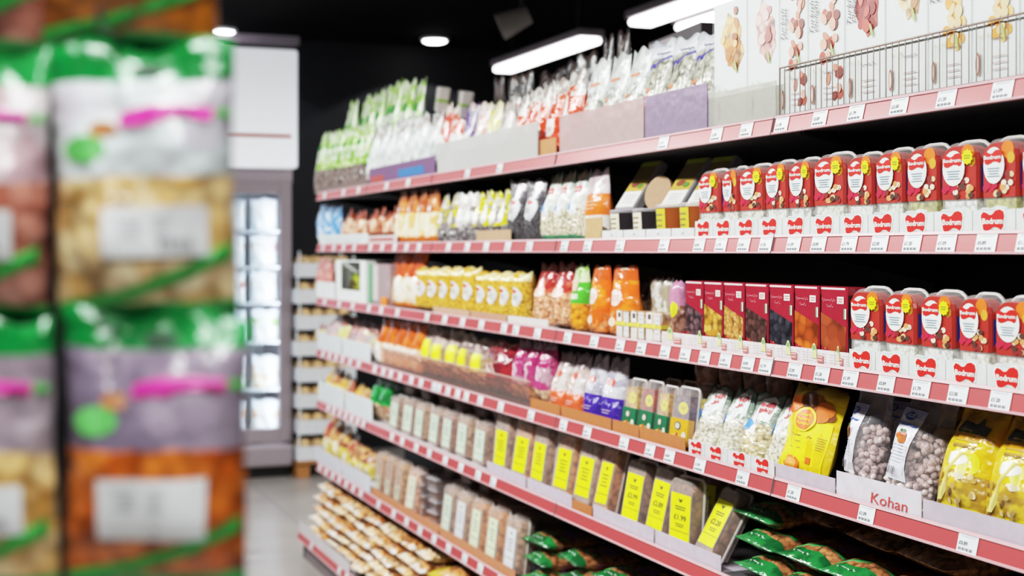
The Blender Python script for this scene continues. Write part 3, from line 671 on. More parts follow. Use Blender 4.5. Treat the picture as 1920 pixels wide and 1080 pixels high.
for a, b_, nm in ((1127, 1168, 'first'), (1169, 1210, 'second'), (1211, 1258, 'third'), (1259, 1302, 'fourth')):
    tray(S, a, b_, .026, M('#dcdfde', .5), 'low white tray front under the round tubs, %s from the far end' % nm, group='low white trays, second shelf', deco=lambda q, w, h: q.ell(0, .5*h, .05*w, .12*h, GREY, 1))
# leaning flat packs
lean_ = Kind('flat_dessert_pack', 'dessert pack', *(lambda b, q, w, h, d: (b.box(-w/2, w/2, 0, d, 0, h, CLEAR('#e8e2dc', .35, .12, 0, .5), .006, 2).mesh('flat_dessert_pack'),
     [('card', (q.rect(-.44*w, .44*w, .04*h, .36*h, M('#f2f2ea', .4), 1), q.rect(-.44*w, .44*w, .36*h, .6*h, M('#c9a94a', .4), 1), q.rect(-.44*w, .44*w, .6*h, .97*h, M('#7a6a3a', .4), 1), q.rect(-.44*w, .44*w, .88*h, .97*h, M('#a8b83a', .4), 2),
       q.ell(-.1*w, .5*h, .2*w, .06*h, M('#8a4a30', .4), 2), q.ell(.2*w, .46*h, .14*w, .05*h, M('#5d8a3a', .4), 3), q.lines(0, .28*h, .6*w, 4, .05*h, GREY, 2, None, .002))and q.mesh('card'), None)], w, h, d))(MB(), MB(), .105, .175, .03))
def leanpack(px, py, lb):
    p = at(px, py, depth(px, LX+.06)); lean_.make(lb, 'flat packs leaning on the round tubs', p, (-.62, 0, -PI/2+.1))
for px, lb in ((1168, 'flat green topped pack leaning back alone above the dark tubs'), (1252, 'flat green topped pack leaning behind the amber tubs, beside round lid'), (1300, 'flat green topped pack leaning behind the first red sleeve tub')): leanpack(px, 392, lb)
b = MB(); b.loft([[(.05*math.cos(t), y, .05+.05*math.sin(t)) for t in [2*PI*i/24 for i in range(24)]] for y in (0, .012)], M('#a8835e', .6))
o = link('round_lid', b.mesh('round_lid')); o.location = at(1226, 393, depth(1226, LX+.07)); o.rotation_euler = (-.3, 0, -PI/2+.3); tag(o, 'round brown cardboard lid standing behind the amber tubs', 'lid')
# red sleeve tubs
TUB = [K_tub(('#dfe3dc', '#f4f5f0'), True, 1), K_tub(('#a6a54a', '#c6c06a'), False, 2), K_tub(('#e4dccd', '#f2eee6'), False, 3), K_tub(('#d8dcc8', '#eef0e4'), True, 4)]
E = [1306, 1353, 1386, 1433, 1478, 1523, 1587, 1639, 1698, 1762, 1837, 1913, 1990]
run(TUB, 1, E, [316, 311, 306, 299, 294, 284, 284, 276, 268, 262, 254, 246], 'x', 'red sleeve nut tubs on the second shelf', setb=.022, jy=.07, fit=.93, cyc=[3, 2, 3, 0, 0, 3, 0, 2+1, 1, 0, 1, 0],
    labels=['clear nut tub with red card sleeve on second shelf, %s from its row\'s far end' % nth(i) for i in range(12)])
LG = [1317, 1356, 1399, 1443, 1491, 1547, 1602, 1653, 1719, 1783, 1864, 1945]
B = [1303]+[(a+c)/2 for a, c in zip(LG, LG[1:])]+[1985]
def d_logo(q, w, h):
    m = M('#dde2e0', .5); q.shape([(-.34*w, h-.0005), (.34*w, h-.0005), (.3*w, h*1.1), (.1*w, h*1.17), (-.05*w, h*1.07), (-.25*w, h*1.1)], m, 1); logo(q, -.02*w, .53*h, min(.72*w, h*1.5), 1)
for i, (a, c) in enumerate(zip(B, B[1:])):
    tray(1, a, c, .042, M('#dde2e0', .5), 'white tray front with red logo under second shelf tubs, %s from the far end' % nth(i), d=.12, deco=d_logo, group='white logo trays, second shelf')

# ================================================================== third shelf
pinkp = K_pouch('pink_snack_bag', 'snack bag', ZON([(0, '#e4e0e0'), (.35, ('b', '#d89a90', '#b86a60', 24))]), .12, .2, .06, None, 'stand', 81)
run([pinkp], 2, ev(596, 624, 2), (484, 484), 'pink red snack bag in corner tray, third shelf', 'pink snack bags', setb=.04)
tray(2, 594, 628, .085, M('#dfe4e4', .5), 'white carton front holding the pink bags at the far end, third shelf')
def display(pa, pb, h, side, label):
    X = LX+.014; ya, yb = yx(pa, X), yx(pb, X); w = ya-yb; b = MB(); m = M('#e6eae8', .5)
    b.box(-w/2, w/2, 0, .004, 0, h*.28, m); b.box(-w/2, w/2, .16, .164, 0, h, m); b.box(-w/2, w/2, .004, .16, 0, .001, m)
    for s_ in (-1, 1): b.box(s_*w/2-(.004 if s_ > 0 else 0), s_*w/2+(0 if s_ > 0 else .004), .004, .16, 0, h, m)
    b.box(-w/2, -w*.32, 0, .004, h*.28, h, m); b.box(w*.32, w/2, 0, .004, h*.28, h, m); b.box(-w*.32, w*.32, 0, .004, h*.96, h, m)
    if side: b.box(w/2-.03, w/2+.001, -.0008, .165, h*.1, h, M(side, .5))
    o = link('display_carton', b.mesh('display_carton')); o.location = (X, (ya+yb)/2, DECK[2]+.0005); o.rotation_euler = (0, 0, -PI/2); return tag(o, label, 'carton')
display(630, 686, .2, None, 'white display carton with a window on the third shelf')
gg = K_pouch('green_yellow_bag', 'snack bag', ZON([(0, '#5a4632'), (.4, ('b', '#a8b83a', '#5a4a30', 16))]), .14, .16, .06, None, 'pillow', 82)
run([gg], 2, [641, 657, 674], (512, 511), 'green and brown bag inside the white window carton', 'bags in the window carton', setb=.055, fit=.8)
b = MB(); b.box(-.2, .2, 0, .12, 0, .185, M('#a58f92', .5), .003); b.rect(-.2, -.12, .0, .185, M('#5f9a72', .5), 1); b.rect(-.12, -.02, .02, .18, M('#cfc6c4', .5), 1)
o = link('green_edged_carton', b.mesh('green_edged_carton')); o.location = (LX+.03, yx(711, LX+.03), DECK[2]+.001); o.rotation_euler = (0, 0, -PI/2); o.scale = (.86, 1, 1)
tag(o, 'mauve carton with green edge beside the white window carton', 'carton')
b = MB(); b.box(-.045, .045, 0, .012, 0, .04, M('#e8863a', .45), .003); o = link('orange_packet', b.mesh('orange_packet')); o.location = (LX+.0135, yx(718, LX+.0135), DECK[2]+.0005); o.rotation_euler = (0, 0, -PI/2)
tag(o, 'small orange packet before the green edged carton', 'packet')
orw = [K_pouch('orange_top_bag', 'snack bag', ZON([(0, '#e88a3a' if k else '#e0763a'), (.08, ('b', '#efe6d2', '#e4c89a', 20)), (.52, ('b', '#d9652c', '#c2502a', 30))], .2), .11, .24, .07, film_label(M('#f1ece0', .35), -.3, .3, .12, .5), 'stand', 83+k) for k in (0, 1)]
run(orw, 2, ev(731, 791, 4), (476, 472), 'bag with orange top and cream foot on the third shelf', 'orange topped bags, third shelf', lean=.08, jy=.1)
pasta = K_pouch('yellow_grain_bag', 'snack bag', ZON([(0, ('n', '#d8a232', '#e8c05a', 120)), (.8, ('b', '#e8d8a0', '#d8a83a', 22))], .22), .13, .2, .07, d_heart, 'flat', 85)
run([pasta], 2, ev(789, 899, 5), (503, 503), 'yellow grain bag with white oval label, farther group, third shelf', 'farther yellow grain bags', jy=.05)
run([pasta], 2, ev(901, 993, 4), (511, 513), 'yellow grain bag with white oval label, nearer group, third shelf', 'nearer yellow grain bags', jy=.05)
for a, b_, nm, cl in ((812, 880, 'brown cardboard tray front under the farther yellow grain bags', '#c09a84'), (882, 950, 'brown cardboard tray front under the nearer yellow grain bags', '#b98a74'), (952, 1028, 'grey white tray front beside the peanut bags, third shelf', '#d8d2ce')):
    tray(2, a, b_, .026, M(cl, .7), nm)
pean = K_pouch('peanut_bag', 'nut bag', ZON([(0, ('n', '#d98a62', '#efc4a0', 75)), (.5, ('b', '#b53a34', '#d96a50', 30)), (.68, '#a42c2e')], .2), .12, .25, .07,
               lambda q, S_, w, h: q.ell(0, .52*h, .25*w, .08*h, M('#e8b8a8', .3), 1, S_), 'stand', 86)
run([pean], 2, [1003, 1034, 1071], (498, 495), 'red topped peanut bag on the third shelf', 'red peanut bags', lean=.1, jy=.05, setb=.03)
gry = K_pouch('green_orange_pouch', 'snack bag', ZON([(0, ('n', '#e8862a', '#f0a63a', 60)), (.4, '#57b53a'), (.72, ('b', '#cfe0b0', '#8cc05a', 20))], .2), .1, .25, .06, lambda q, S_, w, h: (q.ell(-.1*w, .7*h, .22*w, .1*h, M('#e9c8b0', .3), 1, S_), q.rect(-.3*w, .2*w, .48*h, .56*h, M('#e6efd2', .3), 1, S_)), 'stand', 87)
run([gry], 2, [1073, 1105], (498, 498), 'green pouch with orange fruit foot between peanut and orange pouches', None, setb=.025)
oran = K_pouch('orange_pouch', 'snack bag', ZON([(0, ('n', '#ee7a2a', '#f0a070', 50)), (.3, ('b', '#f08a2a', '#ee6a24', 12)), (.78, '#d9602a')], .18), .12, .25, .06,
               lambda q, S_, w, h: (q.ell(-.1*w, .55*h, .26*w, .12*h, M('#f4e6de', .3), 1, S_), q.lines(-.1*w, .58*h, .36*w, 3, .035*h, M('#d96a3a', .5), 2, S_, .002), q.ell(.1*w, .24*h, .3*w, .1*h, M('#ee6a1c', .3), 1, S_), q.ell(-.2*w, .2*h, .16*w, .07*h, M('#f6d8c0', .3), 2, S_), q.rect(-.4*w, .4*w, .955*h, .985*h, M('#e8cdb0', .3), 1, S_)), 'stand', 88)
run([oran], 2, [1107, 1146, 1196], (500, 501), 'glossy orange pouch on the third shelf', 'orange pouches', setb=.025, jy=.03)
# cube packs tied with yellow ribbon
def K_cube():
    w, h, d = .05, .058, .05; b = MB(); b.box(-w/2, w/2, 0, d, 0, h, NUT('#b98a5a', '#e4d4bc', 40, .3), .004, 2)
    r = MB(); r.box(-w/2-.001, w/2+.001, -.001, d+.001, h*.45, h*.58, M('#e2d85a', .4)); r.ell(.1*w, .53*h, .12*w, .1*h, M('#ece46a', .4), 3)
    p = MB(); p.rect(-w*.4, -.05*w, h*.6, h*.97, M('#f0eeea', .4), 1); p.rect(-w*.3, -.12*w, h*.75, h*.92, M('#5a4a48', .5), 2); p.rect(-w*.42, w*.0, .02*h, .42*h, M('#e2dfda', .4), 1); p.rect(.1*w, .46*w, .05*h, .95*h, M('#e6e2e2', .4), 1); p.lines(.28*w, .88*h, .25*w, 5, .15*h, GREY, 2, None, .0014)
    return Kind('ribbon_tied_pack', 'sweet pack', b.mesh('ribbon_tied_pack'), [('ribbon', r.mesh('ribbon'), None), ('label', p.mesh('label'), None)], w, h, d)
CUBE = K_cube()
run([CUBE], 2, [1154, 1181, 1209, 1240], (582, 587), 'small sweet pack tied with yellow ribbon, front row third shelf', 'ribbon tied packs', jy=.08, setb=.02)
whp = K_pouch('clear_white_packet', 'packet', ZON([(0, ('b', '#e6e2d6', '#b0a48a', 26)), (.5, ('b', '#dcdad4', '#a99c86', 30))], .15, .6), .07, .13, .03, None, 'flat', 90)
run([whp], 2, [1222, 1245, 1264], (522, 524), 'whitish clear packet standing behind the ribbon tied packs', 'clear packets behind ribbon packs', setb=.09)
brb = K_pouch('brown_sweet_bag', 'snack bag', ZON([(0, ('n', '#9a6a3e', '#c99a66', 60)), (.6, ('b', '#6a3a2c', '#3a2420', 24))]), .11, .2, .05, None, 'pillow', 91)
run([brb], 2, [1190, 1215, 1244], (530, 520), 'dark brown sweet bag behind the ribbon tied packs', 'brown bags behind ribbon packs', setb=.15)
ppk = K_pouch('pink_pack_yellow_sticker', 'packet', ZON([(0, '#b2323a'), (.18, ('n', '#8a5a48', '#c9a08c', 60)), (.6, '#c98aa8')], .2), .07, .16, .05, lambda q, S_, w, h: q.ell(.15*w, .55*h, .16*w, .13*h, YEL, 1, S_), 'flat', 92)
run([ppk], 2, [1262, 1284], (530, 530), 'pink pack with yellow oval sticker beside the first maroon box', None, setb=.03)
FR = [K_fruit(*a) for a in (('#4a3438', '#7a5f64', 70, 1), ('#b9822a', '#e0b45a', 60, 2), ('#b9803c', '#dca866', 100, 3), ('#3f2826', '#6a4640', 80, 4), ('#22202a', '#4a4650', 70, 5), ('#a8481c', '#d9742c', 36, 6), ('#8a3a20', '#b55a34', 26, 7))]
EM = [1284, 1319, 1356, 1396, 1441, 1488, 1537, 1590]
run(FR, 2, EM, (527, 540), 'x', 'maroon dried fruit boxes', setb=.022, fit=.93, labels=['maroon box with dark berries in its window, beside the pink pack', 'maroon box with golden raisins in its window', 'maroon box with light brown nuts in its window',
    'maroon box with dark brown fruit in its window', 'maroon box with black prunes in its window', 'maroon box with orange apricots in its window', 'maroon box with red brown figs, beside the red sleeve tubs'])
def d_print(q, w, h):
    r = random.Random(int(w*10000))
    for k in range(4):
        x = -w/2+w*(k+.5)/4; q.lines(x, .75*h, w*.17, 4, .17*h, M('#c9bcc0', .6), 1, None, .0011)
    q.rect(-.12*w, .1*w, .15*h, .62*h, M('#c9736c', .5), 2); q.lines(-.01*w, .52*h, .18*w, 2, .2*h, M('#f2e0dc', .5), 3, None, .002)
    yg = M('#d9dca0', .5); q.shape([(-.34*w, h*.4), (.06*w-.2*w, h*.4), (-.16*w, h*1.1), (-.21*w, h*1.38), (-.27*w, h*1.38), (-.32*w, h*1.1)], yg, 2); q.ell(-.24*w, 1.1*h, .06*w, .16*h, M('#7fa86a', .5), 3)
LP = [1241]+[(a+b_)/2+2 for a, b_ in zip(EM, EM[1:])]+[1592]
for i, (a, c) in enumerate(zip(LP, LP[1:])):
    tray(2, a, c, .033, M('#e6dedf', .5), 'white tray front with pinkish print under the maroon boxes, %s from the far end' % nth(i), d=.12, deco=d_print, group='printed tray fronts, third shelf')
E = [1592, 1654, 1722, 1793, 1862, 1942, 2030]
run(TUB, 2, E, [537, 541, 544, 549, 555, 562], 'x', 'red sleeve nut tubs on the third shelf', setb=.022, jy=.06, fit=.93, cyc=[0, 3, 0, 2, 2, 0],
    labels=['clear nut tub with red card sleeve on third shelf, %s from the maroon boxes' % nth(i) for i in range(6)])
LG = [1610, 1673, 1735, 1811, 1889, 1972]; B = [1592]+[(a+c)/2 for a, c in zip(LG, LG[1:])]+[2010]
for i, (a, c) in enumerate(zip(B, B[1:])):
    tray(2, a, c, .042, M('#dde2e0', .5), 'white tray front with red logo under third shelf tubs, %s from the maroon boxes' % nth(i), d=.12, deco=d_logo, group='white logo trays, third shelf')

# ================================================================== fourth shelf
clr = [K_pouch('clear_red_snack_bag', 'snack bag', ZON([(0, '#cfc4c8'), (.3, ('b', a, '#bfaeb4', 22)), (.7, ('b', '#a86a60', '#8a7a78', 24))], .16, .6), .14, .2, .08, None, 'pillow', 101+k) for k, a in enumerate(('#d8d48a', '#c06a62', '#d9b4a8'))]
run(clr, 3, ev(599, 706, 7), [612, 600, 594, 598, 604, 606, 612], 'clear snack bag with reddish top behind white trays, fourth shelf', 'clear snack bags, fourth shelf', lean=.15, jl=.1, jy=.3, setb=.05)
def d_wt(q, w, h): q.lines(0, .8*h, .9*w, 5, .17*h, M('#c4ccd0', .6), 1, None, .003)
for a, b_, nm in ((596, 640, 'farther'), (642, 694, 'nearer')):
    tray(3, a, b_, .085, M('#dbe1e4', .5), 'white tray front holding clear snack bags, fourth shelf, %s of the two' % nm, deco=d_wt, group='white trays, fourth shelf')
orc = K_pouch('orange_cone_bag', 'snack bag', ZON([(0, ('b', '#efe8dc', '#e6c9a4', 22)), (.45, ('b', '#e2762c', '#c95a24', 20))], .2), .12, .22, .07, film_label(M('#f0ece6', .35), -.3, .3, .1, .42), 'stand', 105)
run([orc], 3, ev(709, 790, 5), (600, 612), 'orange topped bag with white foot on the fourth shelf', 'orange topped bags, fourth shelf', lean=.1, jy=.15)
ylb = K_pouch('clear_yellow_label_bag', 'snack bag', ZON([(0, ('n', '#a87858', '#d6b494', 60)), (.34, ('b', '#d2c690', '#a88870', 18)), (.6, ('b', '#8a7470', '#c4b0a8', 22))], .14, .6), .13, .21, .07, lambda q, S_, w, h: q.rect(-.16*w, .3*w, .36*h, .7*h, YEL, 1, S_), 'pillow', 106)
run([ylb], 3, ev(791, 912, 5), [614, 622, 625, 630, 640], 'clear nut bag with bright yellow label on the fourth shelf', 'yellow label nut bags, fourth shelf', lean=.12, jl=.06, jy=.12, setb=.03)
redb = K_pouch('dark_red_glossy_bag', 'snack bag', ZON([(0, ('n', '#8a4a40', '#b87a6a', 60)), (.3, ('b', '#a03038', '#7a2430', 18))], .12, .7), .2, .22, .09, lambda q, S_, w, h: q.ell(-.1*w, .5*h, .22*w, .09*h, M('#e8cfc6', .25), 1, S_), 'pillow', 107)  # pale oval is glare painted on the film, not a paper label
run([redb], 3, [914, 972], (642, 646), 'dark red glossy bag with painted pale shine on the fourth shelf', None, setb=.03)
magb = K_pouch('magenta_bag', 'nut bag', ZON([(0, ('n', '#c9a07e', '#e9cdb0', 60)), (.28, ('b', '#b8487a', '#c9a0b0', 14)), (.6, '#a83468'), (.85, ('b', '#8a6a72', '#b09098', 20))], .12, .7), .14, .25, .09, lambda q, S_, w, h: q.ell(-.08*w, .52*h, .25*w, .12*h, M('#e9c4d4', .25), 1, S_), 'pillow', 108)
run([magb], 3, [972, 993, 1015, 1041], (640, 646), 'shiny magenta nut bag on the fourth shelf', 'magenta nut bags', jy=.12, setb=.025)
b = MB(); ya, yb = yx(712, LX+.012), yx(992, LX+.012); w = ya-yb
b.box(-w/2, w/2, 0, .003, 0, .085, CLEAR('#f4ddd0', .05, .1, 0, .12)); b.box(-w/2, w/2, -.0006, .0036, .085, .089, M('#c9b0a4', .3))
o = link('acrylic_guard', b.mesh('acrylic_guard')); o.location = (LX+.014, (ya+yb)/2, DECK[3]+.0003); o.rotation_euler = (0, 0, -PI/2); tag(o, 'clear acrylic guard along the orange and yellow label bags, fourth shelf', 'shelf guard')
def d_foot(c1):
    def f(q, S_, w, h):
        q.shape([(-.4*w, .02*h), (.4*w, .02*h), (.42*w, .36*h), (.1*w, .3*h), (0, .4*h), (-.1*w, .3*h), (-.42*w, .38*h)], M(c1, .3), 1, S_); q.ell(0, .62*h, .2*w, .06*h, M('#d85a48', .3), 1, S_)
        q.lines(0, .2*h, .5*w, 2, .04*h, M('#e6d4d8', .5), 2, S_, .002)
    return f
fo = K_pouch('orange_footed_bag', 'nut bag', ZON([(0, '#e2683e'), (.3, ('b', '#dcd6d4', '#c9b0a4', 22)), (.72, ('b', '#8a7a7a', '#a89898', 20))], .15, .5), .11, .22, .06, d_foot('#e4643a'), 'stand', 110)
fv = K_pouch('violet_footed_bag', 'nut bag', ZON([(0, '#4a2f9a'), (.38, ('b', '#d4d2da', '#a8a4b4', 22)), (.74, ('b', '#8a8088', '#a89aa0', 20))], .15, .5), .11, .22, .06, d_foot('#46289a'), 'stand', 111)
run([fo], 3, [1036, 1063, 1094], (664, 668), 'clear nut bag with orange foot on the fourth shelf', 'orange footed bags', lean=.15, setb=.03, jy=.04)
run([fv], 3, [1094, 1127, 1164], (668, 680), 'clear nut bag with violet foot on the fourth shelf', 'violet footed bags', lean=.15, setb=.03, jy=.04)
# hang packs with a printed foot
def K_hang(foot, nut, seed):
    w, h, d = .085, .17, .035; sh = shell(w, h, d, .012, CLEAR('#fff6ee', .12, .1, 0, .45)); co = MB(); f = lambda P, y: [(x, y, z) for x, z in P]
    co.loft([f(rrect(w*.76, h*.06, h*.84, .004, .008), .004), f(rrect(w*.8, h*.05, h*.85, .004, .008), d*.8)], NUT(nut[0], nut[1], 70))
    c = MB(); c.loft([f(rrect(w*.88, h*.02, h*.46, .002, .004), -.001), f(rrect(w*.9, h*.02, h*.46, .002, .004), d*.5)], foot, True, False, False)
    S_ = lambda x, z: -.001
    c.ell(-.05*w, .34*h, .16*w, .07*h, M('#5a5a52', .5), 1, S_); c.ell(-.05*w, .34*h, .11*w, .05*h, M('#cfcab8', .5), 2, S_); c.ell(-.1*w, .14*h, .26*w, .07*h, M('#e6b05a', .5), 1, S_); c.shape([(-.3*w, .04*h), (.2*w, .04*h), (-.05*w, .24*h)], M('#b8552c', .5), 2, S_); c.ell(.28*w, .2*h, .11*w, .06*h, M('#d9dcc8', .5), 1, S_)
    st = MB(); st.ell(.08*w, .64*h, .24*w, .105*h, YEL, 1, lambda x, z: .003); st.lines(.08*w, .66*h, .24*w, 2, .03*h, M('#8a8a20', .6), 2, lambda x, z: .003, .002)
    return Kind('hang_pack', 'nut pack', sh.mesh('hang_pack'), [('nuts', co.mesh('nuts'), None), ('printed_foot', c.mesh('printed_foot'), None), ('sticker', st.mesh('sticker'), None)], w, h, d)
gft = M('#22704a', .4, coat=.3); yft = M('#dba626', .4, coat=.3)
HG = [K_hang(gft, ('#c9a24a', '#e4c878'), 1), K_hang(gft, ('#b9502a', '#8a3a20'), 2), K_hang(yft, ('#6a5a6a', '#8a7a86'), 3)]
run(HG, 3, [1161, 1191, 1222, 1249, 1290], [711, 715, 724, 727], 'x', 'hang packs on the fourth shelf', lean=.12, setb=.03, fit=.9, cyc=[0, 1, 0, 2], labels=['green footed hang pack beside the violet footed bags', 'green footed hang pack with orange nuts, second of three', 'green footed hang pack beside the yellow footed one', 'yellow footed hang pack with yellow sticker, fourth shelf'])
run(HG, 3, [1226, 1256, 1290, 1330], [711, 715, 720], 'x', 'hang packs on the fourth shelf', lean=.1, setb=.11, fit=.85, cyc=[1, 0, 2], labels=['hang pack in the second row, behind the near green footed packs', 'hang pack in the second row, behind the yellow footed pack', 'hang pack in the second row, behind the first blue badge pouch'])
for a, b_, nm in ((994, 1050, 'under the magenta bags'), (1052, 1146, 'under the orange and violet footed bags'), (1148, 1198, 'under the farther green footed packs'), (1199, 1285, 'under the yellow footed pack')):
    tray(3, a, b_, .036, M('#b5703e', .7), 'brown cardboard tray front %s, fourth shelf' % nm, d=.1)
def d_blue2(q, S_, w, h):
    q.shape([(-.25*w, .42*h), (.1*w, .36*h), (.40*w, .62*h), (.40*w, .9*h), (.2*w, .96*h), (-.1*w, .9*h), (-.25*w, .65*h)], M('#e9ecee', .35), 1, S_)
    q.shape([(.12*w+x*.26*w, .78*h+z*.1*h) for x, z in LOGO], M('#b0242c', .35), 2, S_); q.text('Bodrum', .12*w, .78*h, .05*h, WHITE, 3, S_, w=.46*w, bold=.03); q.ell(-.27*w, .5*h, .17*w, .085*h, BLUE, 3, S_); q.lines(.06*w, .58*h, .3*w, 3, .03*h, GREY, 2, S_, .002)
seedw = [K_pouch('blue_badge_seed_pouch', 'seed bag', ZON([(0, ('n', a, b_, 105)), (.52, ('b', '#8a9a8c', '#b4b8a8', 16)), (.78, ('b', '#6f7f74', '#54625a', 14))], .16, .5), .105, .22, .06, d_blue2, 'stand', 120+k) for k, (a, b_) in enumerate((('#d9d0b4', '#f1ece0'), ('#cdb98a', '#e8dcb8')))]
run(seedw, 3, [1299, 1345, 1388, 1436, 1480], [733, 738, 748, 757], 'clear seed pouch with blue badge leaning on the fourth shelf', 'leaning blue badge seed pouches', lean=.3, setb=.022, cyc=[0, 0, 1, 0], jy=.03)
bag2 = K_pouch('brown_bag_behind', 'snack bag', ZON([(0, ('b', '#b58a78', '#8a6252', 30)), (.6, ('b', '#e0b4a2', '#b08472', 30))], .3), .11, .232, .05, None, 'flat', 124)
run([bag2], 3, [1302, 1346, 1392, 1438, 1484], [683, 690, 697, 704], 'dull brown bag behind the leaning blue badge pouches', 'brown bags behind pouches', setb=.15, jy=.1, fit=.85)
LG = [1302, 1342, 1387, 1432]; B = [1291, 1321, 1364, 1408, 1452]
def d_logo2(q, w, h): logo(q, 0, .53*h, min(.8*w, h*1.6), 1)
for i, (a, c) in enumerate(zip(B, B[1:])):
    tray(3, a, c, .036, M('#d8d8da', .5), 'white tray front with red logo under the blue badge pouches, %s from the far end' % nth(i), d=.1, deco=d_logo2, group='white logo trays, fourth shelf')
# yellow pouch with orange emblem
def d_emb(q, S_, w, h):
    br = M('#8a4a1c', .5); o = M('#ee6a1e', .35)
    q.rect(-.44*w, .44*w, .05*h, .62*h, M('#f0e81c', .35), 1, S_)  # brighter lower panel, painted as the lit part of the pouch
    for i, (x, z, a, c) in enumerate([(-.3, .76, .15, '#e8641c'), (-.2, .8, .12, '#ee7a28'), (.0, .84, .16, '#6a3a1c'), (.15, .8, .16, '#8a4a22'), (.3, .76, .14, '#c96a24'), (.25, .68, .12, '#d9702c'), (.36, .7, .1, '#7a421e')]): q.ell(x*w, z*h, a*w, a*.62*h, M(c, .35), 2+i % 3, S_, 14)
    q.ell(.02*w, .62*h, .2*w, .14*h, M('#f0d81c', .35), 6, S_); q.ell(.02*w, .62*h, .16*w, .115*h, o, 7, S_)
    for k in range(3): q.squiggle(-.1*w, .14*w, (.67-.05*k)*h, .012*h, M('#f2e23a', .4), 8, S_, .003, 20, 3)
    q.squiggle(-.16*w, .22*w, .435*h, .014*h, br, 2, S_, .002, 30, 6); q.squiggle(-.1*w, .14*w, .37*h, .006*h, br, 2, S_, .0015, 24, 5); q.squiggle(-.16*w, .06*w, .3*h, .006*h, br, 2, S_, .0016, 24, 4)
    q.ell(-.08*w, .12*h, .16*w, .085*h, o, 2, S_); q.ell(-.08*w, .12*h, .12*w, .06*h, M('#f29a3a', .4), 3, S_); q.rect(.16*w, .28*w, .15*h, .22*h, o, 2, S_); q.lines(.36*w, .45*h, .12*w, 6, .025*h, M('#b8a81c', .6), 2, S_, .0015)
    q.squiggle(-.455*w, -.452*w, .1*h, 0, br, 2, S_)
yem = K_pouch('yellow_emblem_pouch', 'nut bag', ZON([(0, '#e6c61e'), (.8, '#dbb022')], .24, .25), .15, .21, .05, d_emb, 'flat', 130)  # amber top zone paints in the shade under the shelf above
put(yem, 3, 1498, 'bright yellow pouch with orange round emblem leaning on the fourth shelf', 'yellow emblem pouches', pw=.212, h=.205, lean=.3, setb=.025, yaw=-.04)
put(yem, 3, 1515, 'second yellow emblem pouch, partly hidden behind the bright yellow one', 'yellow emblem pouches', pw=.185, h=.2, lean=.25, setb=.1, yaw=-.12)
# sugared almond bags with real lumps
def K_alm(seed, lean_lab):
    w, h, d = .125, .24, .07; r = random.Random(seed); b, S_ = pouch(CLEAR('#f6ecec', .10, .12, .7, .45), w, h, d, 'pillow', seed)
    n = MB(); m = M('#e2d6d2', .6, var=.2, sc=60, bmp=.4)
    for i in range(260):
        x = r.uniform(-.42, .42)*w; z = r.uniform(.05, .62)*h; n.blob((x, d/2+r.uniform(-.34, .26)*d*(1-(2.2*x/w)**2*.5), z), (.011, .0068, .0072), m, (r.uniform(0, 3), r.uniform(0, 3), r.uniform(0, 3)), jit=.15)
    q = MB(); x0, x1 = -.46*w, .06*w
    Z = lambda x, z: S_(x, z)-.001
    q.rect(x0, x1, .16*h, .82*h, M('#e6e8f2', .3, coat=.3), 1, Z); q.rect(x0, x1, .74*h, .82*h, M('#b9b8e4', .3), 2, Z); cx = (x0+x1)/2
    q.ell(cx-.01*w, .75*h, .12*w, .04*h, M('#3d5cae', .4), 3, Z); q.lines(cx, .765*h, .16*w, 2, .02*h, M('#dfe4f4', .5), 4, Z, .002); q.squiggle(x0+.05*w, x1-.03*w, .665*h, .008*h, M('#4a68b8', .5), 3, Z, .004, 20, 2)
    for x, z, c in ((-.06, .555, '#c9682c'), (.05, .56, '#b8562a'), (-.01, .52, '#d97c38'), (.06, .525, '#c46a34')): q.ell(cx+x*w, z*h, .065*w, .034*h, M(c, .35), 3, Z, 14)
    for x in (-.04, .03): q.ell(cx+x*w, .605*h, .03*w, .018*h, M('#4a6a3a', .4), 3, Z, 10)
    q.lines(cx, .47*h, .4*w, 6, .03*h, M('#aab0c4', .6), 3, Z, .0014); q.barcode(x0+.2*w, x0+.32*w, .2*h, .27*h, INK, 3, 6, Z); q.rect(x0+.06*w, x0+.09*w, .2*h, .3*h, M('#6a5a62', .5), 3, Z)
    return Kind('sugared_nut_bag', 'sweet bag', b.mesh('sugared_nut_bag'), [('sweets', n.mesh('sweets'), None), ('label', q.mesh('label'), None)], w, h, d)
AL = [K_alm(141, 0), K_alm(142, 0)]
for k_ in AL: k_.mid = .03
put(AL[0], 3, 1612, 'clear bag of sugared nuts with narrow white label, beside the yellow pouch', 'sugared nut bags', pw=.128, h=.225, lean=.16, setb=.035, yaw=-.1)
put(AL[1], 3, 1700, 'clear bag of sugared nuts with tilted white label, beside the star pouches', 'sugared nut bags', pw=.14, h=.225, lean=.28, setb=.035, yaw=.1, roll=.1)
put(AL[0], 3, 1690, 'clear sugared nut bag in the second row behind the tilted one', 'sugared nut bags', pw=.13, h=.225, lean=.2, setb=.13, yaw=.2)
